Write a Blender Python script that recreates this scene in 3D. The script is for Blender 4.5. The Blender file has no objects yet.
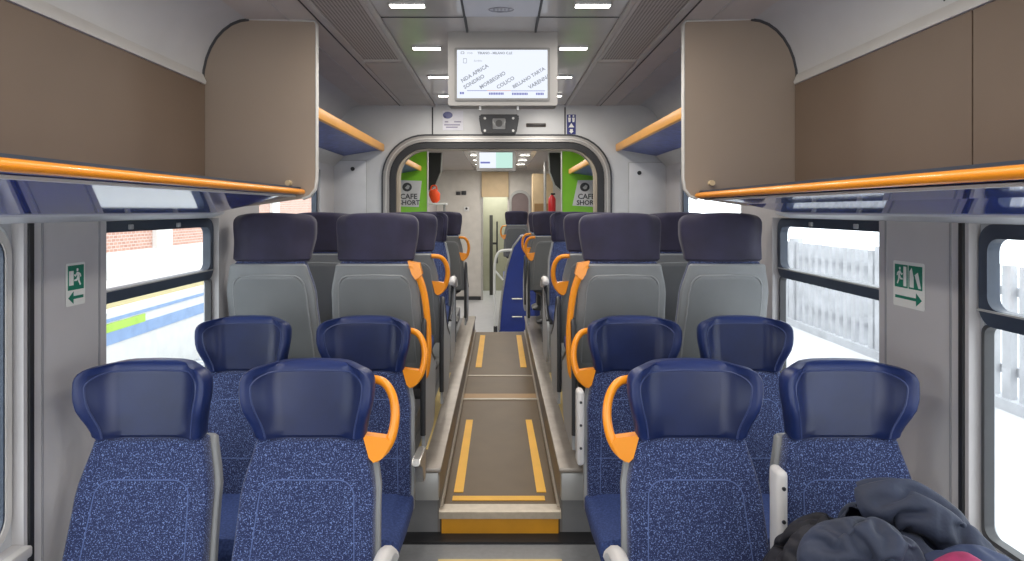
import bpy, bmesh, math, random
from mathutils import Vector, noise, Matrix
random.seed(7)
S = bpy.context.scene
COL = S.collection
F = 614.0; VX, VY = 500.0, 210.0; EYE = 1.70
PI = math.pi

def P(px, py, d):
    return Vector(((px - VX) * d / F, d, EYE + (VY - py) * d / F))
def lerp(a, b, t): return a + (b - a) * t
def sstep(a, b, t):
    t = max(0.0, min(1.0, (t - a) / (b - a))); return t * t * (3 - 2 * t)

# ------------------------------------------------------------------ materials
MATS = {}
def nodemat(name):
    m = bpy.data.materials.new(name); m.use_nodes = True
    nt = m.node_tree; nt.nodes.clear()
    out = nt.nodes.new('ShaderNodeOutputMaterial')
    return m, nt, out
def mat(name, col, rough=0.5, metal=0.0, vary=0.06, vscale=6.0, bump=0.0, bscale=200.0, spec=0.5, coat=0.0, col2=None, ramp=(0.4, 0.6), sheen=0.0):
    if name in MATS: return MATS[name]
    m, nt, out = nodemat(name)
    b = nt.nodes.new('ShaderNodeBsdfPrincipled')
    b.inputs['Roughness'].default_value = rough; b.inputs['Metallic'].default_value = metal
    b.inputs['Specular IOR Level'].default_value = spec
    b.inputs['Coat Weight'].default_value = coat; b.inputs['Coat Roughness'].default_value = 0.08
    if sheen: b.inputs['Sheen Weight'].default_value = sheen
    tc = nt.nodes.new('ShaderNodeTexCoord')
    n = nt.nodes.new('ShaderNodeTexNoise'); n.inputs['Scale'].default_value = vscale; n.inputs['Detail'].default_value = 4
    nt.links.new(tc.outputs['Object'], n.inputs['Vector'])
    r = nt.nodes.new('ShaderNodeValToRGB')
    if col2 is None:
        c1 = [max(0, c * (1 - vary)) for c in col]; c2 = [min(1, c * (1 + vary)) for c in col]
        r.color_ramp.elements[0].position = 0.3; r.color_ramp.elements[1].position = 0.7
    else:
        c1, c2 = col, col2
        r.color_ramp.elements[0].position, r.color_ramp.elements[1].position = ramp
    r.color_ramp.elements[0].color = (*c1, 1); r.color_ramp.elements[1].color = (*c2, 1)
    nt.links.new(n.outputs['Fac'], r.inputs['Fac']); nt.links.new(r.outputs['Color'], b.inputs['Base Color'])
    if bump:
        n2 = nt.nodes.new('ShaderNodeTexNoise'); n2.inputs['Scale'].default_value = bscale; n2.inputs['Detail'].default_value = 2
        nt.links.new(tc.outputs['Object'], n2.inputs['Vector'])
        bp = nt.nodes.new('ShaderNodeBump'); bp.inputs['Strength'].default_value = bump; bp.inputs['Distance'].default_value = 0.004
        nt.links.new(n2.outputs['Fac'], bp.inputs['Height']); nt.links.new(bp.outputs['Normal'], b.inputs['Normal'])
    nt.links.new(b.outputs['BSDF'], out.inputs['Surface'])
    MATS[name] = m; return m
def emit(name, col, strength):
    if name in MATS: return MATS[name]
    m, nt, out = nodemat(name)
    e = nt.nodes.new('ShaderNodeEmission'); e.inputs['Color'].default_value = (*col, 1); e.inputs['Strength'].default_value = strength
    nt.links.new(e.outputs['Emission'], out.inputs['Surface']); MATS[name] = m; return m
def glass(name, tint=(0.97, 0.99, 1.0)):
    m, nt, out = nodemat(name)
    t = nt.nodes.new('ShaderNodeBsdfTransparent'); t.inputs['Color'].default_value = (*tint, 1)
    g = nt.nodes.new('ShaderNodeBsdfGlossy'); g.inputs['Roughness'].default_value = 0.02
    lf = nt.nodes.new('ShaderNodeLayerWeight'); lf.inputs['Blend'].default_value = 0.5
    pw_ = nt.nodes.new('ShaderNodeMath'); pw_.operation = 'POWER'; pw_.inputs[1].default_value = 4.0
    lw = nt.nodes.new('ShaderNodeMath'); lw.operation = 'MULTIPLY_ADD'; lw.inputs[1].default_value = 0.25; lw.inputs[2].default_value = 0.03
    nt.links.new(lf.outputs['Facing'], pw_.inputs[0]); nt.links.new(pw_.outputs[0], lw.inputs[0])
    mx = nt.nodes.new('ShaderNodeMixShader')
    nt.links.new(lw.outputs[0], mx.inputs['Fac']); nt.links.new(t.outputs['BSDF'], mx.inputs[1]); nt.links.new(g.outputs['BSDF'], mx.inputs[2])
    nt.links.new(mx.outputs['Shader'], out.inputs['Surface']); MATS[name] = m; return m

M_WALL = mat('wall_plastic', (0.47, 0.455, 0.455), 0.42, vary=0.03)
M_WALL2 = mat('bulkhead_plastic', (0.52, 0.52, 0.52), 0.4, vary=0.03)
M_COVE = mat('cove_plastic', (0.55, 0.54, 0.53), 0.5, vary=0.03)
M_TRIMW = mat('pale_trim', (0.52, 0.50, 0.47), 0.45, vary=0.03)
M_CEIL = mat('ceiling_taupe', (0.56, 0.515, 0.48), 0.5, vary=0.04)
M_CEILG = mat('ceiling_gloss', (0.50, 0.475, 0.46), 0.22, vary=0.03, coat=0.35)
M_HATCH = mat('ceiling_hatch_paint', (0.42, 0.42, 0.47), 0.3, vary=0.03)
M_SEAM = mat('seam_dark', (0.03, 0.03, 0.033), 0.6)
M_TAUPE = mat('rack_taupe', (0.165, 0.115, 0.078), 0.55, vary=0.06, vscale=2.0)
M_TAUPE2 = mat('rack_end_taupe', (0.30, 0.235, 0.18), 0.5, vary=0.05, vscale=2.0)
M_ORANGE = mat('orange_plastic', (0.88, 0.30, 0.012), 0.32, vary=0.05, coat=0.3)
M_ORANGE2 = mat('orange_pale', (0.80, 0.38, 0.08), 0.4, vary=0.05)
M_RACKBLUE = mat('rack_gloss_blue', (0.02, 0.045, 0.30), 0.06, vary=0.15, spec=0.7, coat=0.4)
M_RACKBLUE2 = mat('rack_blue_matt', (0.06, 0.09, 0.30), 0.35, vary=0.35, vscale=20)
M_HEAD = mat('headrest_blue_leatherette', (0.010, 0.022, 0.098), 0.40, vary=0.18, vscale=7, bump=0.05, bscale=500, spec=0.45)
M_HEADIN = mat('headrest_inner_blue', (0.0075, 0.0155, 0.068), 0.34, vary=0.2, vscale=7, spec=0.5)
M_HEADD = mat('headrest_dark_velour', (0.018, 0.015, 0.042), 0.75, vary=0.25, vscale=9, sheen=0.1)
M_FAB = mat('speckled_blue_moquette', (0.007, 0.015, 0.070), 0.9, col2=(0.17, 0.24, 0.48), ramp=(0.53, 0.66), vscale=270, bump=0.25, bscale=300, sheen=0.2)
M_PIPE = mat('seam_blue', (0.075, 0.115, 0.27), 0.7)
M_PIPED = mat('headrest_piping', (0.03, 0.045, 0.13), 0.5)
M_CUSH = mat('cushion_blue', (0.014, 0.032, 0.12), 0.85, col2=(0.04, 0.07, 0.22), ramp=(0.4, 0.7), vscale=120)
M_SHELL = mat('seat_shell_grey', (0.235, 0.245, 0.25), 0.36, vary=0.05)
M_SHELLP = mat('seat_shell_panel_grey', (0.19, 0.20, 0.205), 0.38, vary=0.05)
M_SHELLE = mat('seat_shell_edge', (0.27, 0.28, 0.285), 0.4)
M_ARM = mat('armrest_pale_grey', (0.62, 0.60, 0.58), 0.4, vary=0.04)
M_ARMG = mat('armrest_mid_grey', (0.36, 0.37, 0.38), 0.4, vary=0.04)
M_BLACK = mat('black_rubber', (0.015, 0.015, 0.017), 0.5)
M_DARK = mat('dark_plastic', (0.035, 0.036, 0.04), 0.4)
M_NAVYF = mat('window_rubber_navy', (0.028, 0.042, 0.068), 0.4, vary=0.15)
M_METAL = mat('brushed_metal', (0.55, 0.54, 0.52), 0.35, metal=0.8, vary=0.1, vscale=30)
M_STEEL = mat('steel_grey', (0.42, 0.42, 0.41), 0.4, metal=0.3, vary=0.08)
M_FLOOR = mat('grey_linoleum', (0.24, 0.245, 0.25), 0.38, vary=0.06, vscale=40)
M_RAMP = mat('aisle_brown_linoleum', (0.120, 0.080, 0.042), 0.42, vary=0.08, vscale=5, spec=0.22)
M_LEDGE = mat('ledge_aluminium', (0.34, 0.30, 0.26), 0.35, metal=0.4, vary=0.1, vscale=12)
M_YELLOW = mat('yellow_marking', (0.80, 0.42, 0.03), 0.5, vary=0.06)
M_YELLOWP = mat('pale_yellow_marking', (0.72, 0.55, 0.22), 0.5, vary=0.06)
M_NOSE = mat('nosing_aluminium', (0.46, 0.40, 0.32), 0.4, metal=0.4, vary=0.08, vscale=30)
M_RISER = mat('orange_riser', (0.62, 0.28, 0.012), 0.45, vary=0.1)
M_WHITE = mat('white_paint', (0.80, 0.80, 0.79), 0.45, vary=0.03)
M_VFLOOR = mat('vestibule_floor_pale', (0.62, 0.63, 0.65), 0.3, vary=0.04)
M_GREENS = mat('sign_green', (0.0, 0.17, 0.10), 0.45, vary=0.04)
M_SIGNW = mat('sign_white', (0.70, 0.70, 0.66), 0.5, vary=0.03)
M_LIME = mat('lime_green_panel', (0.20, 0.52, 0.02), 0.35, vary=0.15, vscale=2)
M_NAVY = mat('sign_navy', (0.02, 0.025, 0.16), 0.4)
M_BEIGE = mat('beige_cabinet', (0.62, 0.47, 0.28), 0.5, vary=0.06)
M_BROWN = mat('brown_panel', (0.34, 0.20, 0.08), 0.5, vary=0.08)
M_RED = mat('red_paint', (0.55, 0.015, 0.02), 0.4)
M_BAG = mat('orange_red_cloth', (0.90, 0.09, 0.015), 0.7)
M_PANELB = mat('stair_panel_blue', (0.01, 0.035, 0.27), 0.35, vary=0.08)
M_JACK = mat('jacket_navy_cotton', (0.016, 0.023, 0.048), 0.7, vary=0.3, vscale=9, bump=0.6, bscale=45, sheen=0.05)
M_JACKD = mat('jacket_dark_lining', (0.006, 0.006, 0.011), 0.75, vary=0.3, vscale=12, bump=0.8, bscale=34)
M_JACKB = mat('jacket_blue_edge', (0.012, 0.024, 0.075), 0.7, vary=0.2)
M_PINK = mat('pink_cloth', (0.26, 0.012, 0.075), 0.7, vary=0.2, vscale=30)
M_LAMP = emit('lamp_diffuser', (1.0, 0.96, 0.88), 14.0)
M_SCREEN = emit('screen_white', (0.86, 0.91, 1.0), 1.05)
M_SCREENG = emit('screen_mint', (0.62, 0.92, 0.82), 0.95)
M_TXTG = emit('screen_text_grey', (0.40, 0.43, 0.50), 0.85)
M_TXTB = emit('screen_text_blue', (0.22, 0.24, 0.62), 0.85)
M_TXTR = emit('screen_line_red', (0.85, 0.45, 0.45), 0.85)
M_GLASS = glass('window_glass')

def perforated():
    m, nt, out = nodemat('perforated_mesh')
    b = nt.nodes.new('ShaderNodeBsdfPrincipled'); b.inputs['Roughness'].default_value = 0.5
    tc = nt.nodes.new('ShaderNodeTexCoord'); v = nt.nodes.new('ShaderNodeTexVoronoi'); v.inputs['Scale'].default_value = 62; v.inputs['Randomness'].default_value = 0
    v.voronoi_dimensions = '2D'
    r = nt.nodes.new('ShaderNodeValToRGB'); r.color_ramp.elements[0].position = 0.28; r.color_ramp.elements[1].position = 0.36
    r.color_ramp.elements[0].color = (0.09, 0.08, 0.075, 1); r.color_ramp.elements[1].color = (0.44, 0.40, 0.375, 1)
    nt.links.new(tc.outputs['Object'], v.inputs['Vector']); nt.links.new(v.outputs['Distance'], r.inputs['Fac'])
    nt.links.new(r.outputs['Color'], b.inputs['Base Color']); nt.links.new(b.outputs['BSDF'], out.inputs['Surface']); return m
M_PERF = perforated()
def brickmat():
    m, nt, out = nodemat('pale_brick')
    b = nt.nodes.new('ShaderNodeBsdfPrincipled'); b.inputs['Roughness'].default_value = 0.9
    tc = nt.nodes.new('ShaderNodeTexCoord'); mp = nt.nodes.new('ShaderNodeMapping'); mp.inputs['Rotation'].default_value = (PI / 2, 0, PI / 2)
    br = nt.nodes.new('ShaderNodeTexBrick'); br.inputs['Scale'].default_value = 3.2
    br.inputs['Color1'].default_value = (0.44, 0.235, 0.18, 1); br.inputs['Color2'].default_value = (0.52, 0.30, 0.23, 1); br.inputs['Mortar'].default_value = (0.62, 0.5, 0.45, 1)
    br.inputs['Mortar Size'].default_value = 0.03
    sx = nt.nodes.new('ShaderNodeSeparateXYZ'); cx = nt.nodes.new('ShaderNodeCombineXYZ')
    nt.links.new(tc.outputs['Object'], sx.inputs['Vector']); nt.links.new(sx.outputs['Y'], cx.inputs['X']); nt.links.new(sx.outputs['Z'], cx.inputs['Y'])
    nt.links.new(cx.outputs['Vector'], br.inputs['Vector']); nt.links.new(br.outputs['Color'], b.inputs['Base Color'])
    nt.links.new(b.outputs['BSDF'], out.inputs['Surface']); return m
M_BRICK = brickmat()
M_PLAT = mat('pale_paving', (0.62, 0.62, 0.63), 0.8, vary=0.08, vscale=1.5)
M_FENCE = mat('pale_concrete_fence', (0.46, 0.47, 0.49), 0.8, vary=0.12, vscale=5)
M_BALL = mat('pale_ballast', (0.34, 0.36, 0.38), 0.9, col2=(0.62, 0.64, 0.66), ramp=(0.35, 0.65), vscale=5)
M_EXTW = mat('white_render', (0.72, 0.72, 0.70), 0.8, vary=0.05)
M_EXTB = mat('pale_blue_paint', (0.26, 0.38, 0.60), 0.7, vary=0.08)
M_EXTY = mat('pale_yellow_paint', (0.40, 0.36, 0.18), 0.7, vary=0.08)
M_EXTG = mat('fresh_green_paint', (0.42, 0.66, 0.10), 0.7, vary=0.08)

# ------------------------------------------------------------------ mesh helpers
def new(): return bmesh.new()
def box(bm, x0, x1, y0, y1, z0, z1):
    if x0 > x1: x0, x1 = x1, x0
    if y0 > y1: y0, y1 = y1, y0
    if z0 > z1: z0, z1 = z1, z0
    v = [bm.verts.new(c) for c in ((x0,y0,z0),(x1,y0,z0),(x1,y1,z0),(x0,y1,z0),(x0,y0,z1),(x1,y0,z1),(x1,y1,z1),(x0,y1,z1))]
    for f in ((3,2,1,0),(4,5,6,7),(0,1,5,4),(1,2,6,5),(2,3,7,6),(3,0,4,7)): bm.faces.new([v[i] for i in f])
def rbox(bm, x0, x1, y0, y1, z0, z1, r=0.01, seg=2):
    b2 = new(); box(b2, x0, x1, y0, y1, z0, z1)
    bmesh.ops.bevel(b2, geom=b2.edges[:], offset=r, segments=seg, profile=0.5, affect='EDGES')
    merge(bm, b2)
def merge(bm, b2):
    me = bpy.data.meshes.new('t'); b2.to_mesh(me); b2.free(); bm.from_mesh(me); bpy.data.meshes.remove(me)
def loft(bm, loops, cap=True, closed=True):
    rings = [[bm.verts.new(p) for p in L] for L in loops]
    n = len(rings[0])
    for a, b in zip(rings, rings[1:]):
        for i in range(n if closed else n - 1):
            j = (i + 1) % n
            bm.faces.new((a[i], a[j], b[j], b[i]))
    if cap and closed:
        bm.faces.new(rings[0][::-1]); bm.faces.new(rings[-1])
def tube(bm, pts, r, n=10, sy=1.0, caps=True):
    pts = [Vector(p) for p in pts]
    rs = r if isinstance(r, (list, tuple)) else [r] * len(pts)
    loops = []; up = None
    for i, p in enumerate(pts):
        t = (pts[min(i + 1, len(pts) - 1)] - pts[max(i - 1, 0)]).normalized()
        if up is None:
            up = Vector((0, 0, 1)) if abs(t.z) < 0.9 else Vector((0, 1, 0))
        s = t.cross(up).normalized(); up = s.cross(t).normalized()
        loops.append([p + (s * math.cos(a) * sy + up * math.sin(a)) * rs[i] for a in (2 * PI * k / n for k in range(n))])
    loft(bm, loops, caps)
def smoothpts(pts, k=6):
    pts = [Vector(p) for p in pts]; out = []
    for i in range(len(pts) - 1):
        p0, p1, p2, p3 = pts[max(i-1,0)], pts[i], pts[i+1], pts[min(i+2,len(pts)-1)]
        for j in range(k):
            t = j / k
            out.append(0.5 * ((2*p1) + (p2-p0)*t + (2*p0-5*p1+4*p2-p3)*t*t + (3*p1-p0-3*p2+p3)*t**3))
    out.append(pts[-1]); return out
def prism(bm, poly, axis, a, b):
    """poly of 2D points extruded between a and b on axis. axis x: (y,z); y: (x,z); z: (x,y)"""
    def mk(p, t): return {'x': (t, p[0], p[1]), 'y': (p[0], t, p[1]), 'z': (p[0], p[1], t)}[axis]
    A = [bm.verts.new(mk(p, a)) for p in poly]; B = [bm.verts.new(mk(p, b)) for p in poly]
    n = len(poly)
    bm.faces.new(A); bm.faces.new(B[::-1])
    for i in range(n): bm.faces.new((A[i], B[i], B[(i+1) % n], A[(i+1) % n]))
def rrect(x0, x1, z0, z1, r, n=6, corners=(1, 1, 1, 1)):
    """order: bl, br, tr, tl"""
    pts = []
    for (cx, cz, a0, c) in ((x0, z0, PI, 0), (x1, z0, 1.5 * PI, 1), (x1, z1, 0, 2), (x0, z1, 0.5 * PI, 3)):
        rr = r if corners[c] else 0.0
        ox = cx + (rr if cx == x0 else -rr); oz = cz + (rr if cz == z0 else -rr)
        if rr == 0: pts.append((cx, cz)); continue
        for i in range(n + 1):
            a = a0 + 0.5 * PI * i / n
            pts.append((ox + rr * math.cos(a), oz + rr * math.sin(a)))
    return pts
def ring(bm, outer, inner, axis, a, b):
    """frame between two polys with equal point count"""
    def mk(p, t): return {'x': (t, p[0], p[1]), 'y': (p[0], t, p[1]), 'z': (p[0], p[1], t)}[axis]
    n = len(outer)
    V = [[bm.verts.new(mk(p, t)) for p in poly] for poly in (outer, inner) for t in (a, b)]
    oa, ob, ia, ib = V
    for i in range(n):
        j = (i + 1) % n
        bm.faces.new((oa[i], oa[j], ia[j], ia[i])); bm.faces.new((ob[j], ob[i], ib[i], ib[j]))
        bm.faces.new((oa[j], oa[i], ob[i], ob[j])); bm.faces.new((ia[i], ia[j], ib[j], ib[i]))
def to_mesh(name, bm, m, smooth=True, angle=0.7):
    bmesh.ops.recalc_face_normals(bm, faces=bm.faces[:])
    me = bpy.data.meshes.new(name); bm.to_mesh(me); bm.free()
    if smooth:
        me.polygons.foreach_set('use_smooth', [True] * len(me.polygons))
        try: me.set_sharp_from_angle(angle=angle)
        except Exception: pass
    me.materials.append(m); return me
def link(name, me, parent=None):
    o = bpy.data.objects.new(name, me); COL.objects.link(o)
    if parent is not None: o.parent = parent
    return o
def obj(name, bm, m, parent=None, smooth=True, angle=0.7):
    return link(name, to_mesh(name, bm, m, smooth, angle), parent)
def tag(o, label, cat, group=None):
    o['label'] = label; o['category'] = cat
    if group: o['group'] = group
    return o
def thing(name, label, cat, loc=(0, 0, 0), rz=0, group=None):
    o = bpy.data.objects.new(name, None); COL.objects.link(o); o.empty_display_size = 0.05
    o.location = loc; o.rotation_euler = (0, 0, rz); return tag(o, label, cat, group)
def struct(name, bm, m, parent=None, smooth=True, angle=0.5):
    o = obj(name, bm, m, parent, smooth, angle)
    if parent is None: o['kind'] = 'structure'
    return o
def estruct(name, loc=(0, 0, 0)):
    o = bpy.data.objects.new(name, None); COL.objects.link(o); o.location = loc; o['kind'] = 'structure'; o.empty_display_size = 0.05; return o
def text_mesh(s, size, m, extr=0.0006, align='CENTER', weight=0.0):
    cu = bpy.data.curves.new('txt', 'FONT'); cu.body = s; cu.size = size; cu.extrude = extr; cu.align_x = align; cu.align_y = 'CENTER'; cu.resolution_u = 2; cu.offset = weight
    o = bpy.data.objects.new('txt', cu); COL.objects.link(o)
    dg = bpy.context.evaluated_depsgraph_get(); me = bpy.data.meshes.new_from_object(o.evaluated_get(dg))
    bpy.data.objects.remove(o); bpy.data.curves.remove(cu)
    me.materials.clear(); me.materials.append(m); return me
def text(name, s, size, m, parent, loc, rot, **k):
    o = link(name, text_mesh(s, size, m, **k), parent); o.location = loc; o.rotation_euler = rot; return o

# ------------------------------------------------------------------ constants
WX = 1.42; YB = -2.0; YBH = 5.26; YG = 8.0; YE = 13.8
ZC = 2.60

# ------------------------------------------------------------------ floors
f = new(); box(f, -WX, WX, YB, 3.22, -0.06, 0.0)
fl = struct('floor', f, M_FLOOR)
f = new(); box(f, -0.30, 0.30, 2.93, 2.985, 0.0, 0.003); obj('floor_marking', f, M_YELLOWP, fl)
f = new(); box(f, -0.62, 0.62, 3.12, 3.22, 0.0, 0.012); obj('threshold_strip', f, M_BLACK, fl)
AX = 0.315
# raised aisle
f = new()
prism(f, [(3.22, -0.05), (3.22, 0.118), (5.02, 0.152), (5.02, -0.05)], 'x', -AX, AX)
prism(f, [(5.03, -0.05), (5.03, 0.152), (5.5, 0.160), (7.7, 0.170), (7.7, -0.4), (7.6, -0.4), (7.6, -0.05)], 'x', -AX, AX)
fr = struct('floor_aisle', f, M_RAMP, smooth=False)
f = new(); box(f, -AX + .01, AX - .01, 3.205, 3.219, 0.012, 0.112); obj('step_riser', f, M_RISER, fr)
f = new(); prism(f, [(3.19, 0.095), (3.19, 0.130), (3.20, 0.138), (3.26, 0.139), (3.26, 0.10)], 'x', -AX - .003, AX + .003); obj('step_nosing', f, M_NOSE, fr, False)
zf = lambda y: 0.118 + (y - 3.22) * (0.034 / 1.8) + 0.0015
def strip_on(x0a, x1a, ya, x0b, x1b, yb, m, zz=None):
    zfun = zz or zf
    b = new(); v = [b.verts.new((x, y, zfun(y) + 0.002)) for x, y in ((x0a, ya), (x1a, ya), (x1b, yb), (x0b, yb))]
    g = b.faces.new(v); r = bmesh.ops.extrude_face_region(b, geom=[g])
    for e in r['geom']:
        if isinstance(e, bmesh.types.BMVert): e.co.z -= 0.004
    return obj('floor_marking', b, m, fr, False)
strip_on(-0.258, -0.205, 3.43, -0.25, -0.20, 4.55, M_YELLOW)
strip_on(0.205, 0.258, 3.43, 0.19, 0.235, 4.55, M_YELLOW)
strip_on(-0.26, 0.245, 3.335, -0.26, 0.245, 3.385, M_YELLOW)
z2 = lambda y: 0.1615 + (y - 5.5) * 0.0045
strip_on(-0.24, -0.18, 6.0, -0.24, -0.18, 7.5, M_YELLOW, z2)
strip_on(0.20, 0.26, 6.0, 0.20, 0.26, 7.5, M_YELLOW, z2)
f = new(); box(f, -AX, AX, 5.0, 5.035, 0.10, 0.158); box(f, -AX, AX, 5.68, 5.71, 0.10, 0.166); obj('deck_joint_strip', f, M_NOSE, fr)
f = new(); box(f, -AX, AX, 5.04, 5.16, 0.15, 0.157); obj('dark_joint_band', f, M_BROWN, fr)
for s, nm in ((-1, 'left'), (1, 'right')):
    f = new(); box(f, s * AX, s * (AX + 0.012), 3.22, 7.7, 0.0, 0.36)
    st = struct('trim_aisle_side_' + nm, f, mat('aisle_side_panel', (0.17, 0.155, 0.14), 0.4))
    f = new(); prism(f, [(3.23, zf(3.23)), (3.23, zf(3.23) + .022), (7.68, 0.20), (7.68, 0.172)], 'x', s * (AX - 0.014), s * (AX - 0.001)); obj('kick_strip', f, M_NOSE, st, False)
    # platform with ledge
    f = new()
    box(f, s * (AX + 0.012), s * 0.50, 3.22, 7.7, -0.05, 0.345)
    box(f, s * 0.50, s * WX, 3.22, 7.7, -0.05, 0.48)
    pl = struct('floor_platform_' + nm, f, mat('platform_grey', (0.20, 0.20, 0.205), 0.45))
    f = new(); rbox(f, s * (AX - 0.012), s * 0.46, 3.16, 7.7, 0.345, 0.372, 0.008); obj('ledge_cap', f, M_LEDGE, pl)
    f = new(); rbox(f, s * (AX + 0.0), s * 0.44, 3.165, 3.215, 0.20, 0.344, 0.008); obj('ledge_front', f, M_STEEL, pl)
    f = new(); box(f, s * 0.40, s * 0.455, 3.4, 5.0, 0.373, 0.376); obj('ledge_marking', f, M_YELLOWP, pl)

# vestibule floor
f = new(); box(f, -WX, WX, 7.7, 15.6, -0.38, -0.32)
struct('floor_vestibule', f, M_VFLOOR)

# ------------------------------------------------------------------ side walls with window holes
WINS_L = [(0.30, 1.83, 0.70, 1.66, 'a'), (2.215, 3.10, 0.70, 1.66, 'b'), (3.62, 4.86, 1.15, 2.02, 'c'), (5.9, 7.3, 1.15, 2.02, 'd')]
WINS_R = [(0.30, 1.86, 0.70, 1.66, 'a'), (2.30, 3.20, 0.70, 1.66, 'b')] + WINS_L[2:]
for s, nm in ((-1, 'left'), (1, 'right')):
    f = new(); WINS = WINS_L if s < 0 else WINS_R
    x0, x1 = s * WX, s * (WX + 0.07)
    ys = [YB]; 
    for w in WINS:
        box(f, x0, x1, ys[-1], w[0], -0.4, 2.30)       # pier before window
        box(f, x0, x1, w[0], w[1], -0.4, w[2]); box(f, x0, x1, w[0], w[1], w[3], 2.30)
        ys.append(w[1])
    box(f, x0, x1, ys[-1], YE, -0.4, 2.30)
    wl = struct('wall_' + nm, f, M_WALL, smooth=False)
    # top trim (rounded) above windows, and pier panel edges
    f = new()
    prism(f, [(s * WX, 1.695), (s * (WX - 0.075), 1.690), (s * (WX - 0.07), 1.680), (s * (WX - 0.03), 1.668), (s * WX, 1.660)], 'y', YB, 3.0)
    obj('window_head_trim', f, mat('head_trim_grey', (0.60, 0.61, 0.63), 0.4), wl)
    f = new()
    for yy in ((1.90, 2.17) if s < 0 else (1.93, 2.255)):
        box(f, s * (WX - 0.004), s * WX, yy, yy + 0.006, 0.3, 1.66)
    obj('panel_seam', f, mat('wall_seam_grey', (0.27, 0.27, 0.28), 0.5), wl)
    for i, w in enumerate(WINS):
        wi = estruct('window_%d' % (i + 1 if s < 0 else i + 5), (s * WX, (w[0] + w[1]) / 2, w[2]))
        W2 = (w[1] - w[0]) / 2; H = w[3] - w[2]
        def bxs(f, a, b, y0, y1, z0, z1): box(f, s * a, s * b, y0, y1, z0, z1)
        left_near = (s < 0 and i == 0)
        f = new(); ring(f, rrect(-W2, W2, 0, H, 0.001), rrect(-W2 + 0.012, W2 - 0.012, 0.012, H - 0.004, 0.05), 'x', s * 0.036, s * 0.07)
        obj('window_surround', f, mat('window_surround_grey', (0.42, 0.43, 0.45), 0.4), wi)
        if left_near:
            f = new(); ring(f, rrect(-W2 + 0.010, W2 - 0.010, 0.012, H - 0.004, 0.09), rrect(-W2 + 0.032, W2 - 0.032, 0.034, H - 0.03, 0.07), 'x', s * 0.026, s * 0.055); obj('window_frame', f, M_TRIMW, wi)
            f = new(); ring(f, rrect(-W2 + 0.032, W2 - 0.032, 0.034, H - 0.03, 0.07), rrect(-W2 + 0.038, W2 - 0.038, 0.040, H - 0.036, 0.065), 'x', s * 0.03, s * 0.055); obj('gasket', f, M_NAVYF, wi)
        else:
            lo = H - 0.305 if i < 2 else 0.012
            f = new(); ring(f, rrect(-W2 - 0.035, W2 - 0.010, lo, H - 0.002, 0.055), rrect(-W2 - 0.005, W2 - 0.042, lo + 0.050, H - 0.044, 0.04), 'x', s * 0.022, s * 0.06); obj('window_frame', f, M_NAVYF, wi)
            if i < 2:
                f = new(); ring(f, rrect(-W2 - 0.02, W2 - 0.010, 0.012, H - 0.300, 0.03), rrect(-W2 - 0.008, W2 - 0.022, 0.026, H - 0.306, 0.03), 'x', s * 0.03, s * 0.06); obj('gasket', f, M_DARK, wi)
                f = new(); box(f, s * 0.016, s * 0.022, -W2 + 0.012, W2 - 0.012, H - 0.262, H - 0.256); obj('transom_trim', f, M_STEEL, wi)
                for q in (-0.3, 0.1):
                    f = new(); rbox(f, s * 0.012, s * 0.024, q * W2 * 2 - 0.012, q * W2 * 2 + 0.012, H - 0.036, H - 0.016, 0.003); obj('latch', f, M_ARMG, wi)
        f = new(); box(f, s * 0.048, s * 0.052, -W2 + 0.005, W2 - 0.005, 0.005, H - 0.003); obj('window_pane', f, M_GLASS, wi, False)
        # vertical dark gap beside near windows
        if i == 0:
            f = new(); box(f, s * -0.008, s * 0.0, W2 + 0.015, W2 + 0.032, -0.1, H + 0.0); obj('edge_seal', f, M_BLACK, wi)
            f = new(); rbox(f, s * -0.03, s * 0.0, -W2, W2, -0.03, 0.004, 0.008); obj('window_sill', f, M_TRIMW, wi)

# ------------------------------------------------------------------ ceiling
f = new(); box(f, -0.57, 0.57, YB, YE, ZC, ZC + 0.05); ce = struct('ceiling', f, M_CEILG)
for s, nm in ((-1, 'left'), (1, 'right')):
    f = new(); box(f, s * 0.57, s * 1.19, YB, YE, ZC - 0.004, ZC + 0.05)
    so = struct('ceiling_side_' + nm, f, M_CEIL)
    f = new(); rbox(f, s * 0.555, s * 0.585, YB, YBH, ZC - 0.014, ZC - 0.002, 0.004); rbox(f, s * 0.82, s * 0.85, YB, YBH, ZC - 0.012, ZC - 0.002, 0.004)
    rbox(f, s * 0.99, s * 1.00, YB, YBH, ZC - 0.008, ZC - 0.003, 0.002)
    obj('ceiling_rail', f, mat('ceiling_rail_grey', (0.50, 0.47, 0.45), 0.35), so)
    f = new(); box(f, s * 0.853, s * 0.862, YB, YBH, ZC - 0.007, ZC - 0.003); obj('ceiling_seam', f, M_SEAM, so)
    # cove
    prof = []
    for k in range(9):
        a = k / 8 * PI / 2
        prof.append((1.40 - 0.22 * (1 - math.cos(a)), 2.30 + 0.30 * math.sin(a) * 1.0))
    prof = [(s * x, z) for x, z in prof]
    outer = [(s * 1.48, 2.64), (s * 1.48, 2.30)]
    f = new(); prism(f, prof + outer, 'y', YB, YE)
    co = struct('ceiling_cove_' + nm, f, M_COVE, angle=0.6)
    f = new(); prism(f, [(s * 1.405, 2.285), (s * 1.375, 2.288), (s * 1.372, 2.30), (s * 1.388, 2.335), (s * 1.405, 2.335)], 'y', YB, 2.87); obj('cove_trim', f, M_TRIMW, co)
    f = new()
    for yy in (1.62 if s < 0 else 1.92,):
        L = [[(px - s * e, yy + o, pz - 0.004) for px, pz in prof[1:]] for o, e in ((0, 0.003), (0.008, 0.003))]
        loft(f, L, cap=False, closed=False)
    obj('cove_seam', f, M_SEAM, co)
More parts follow.
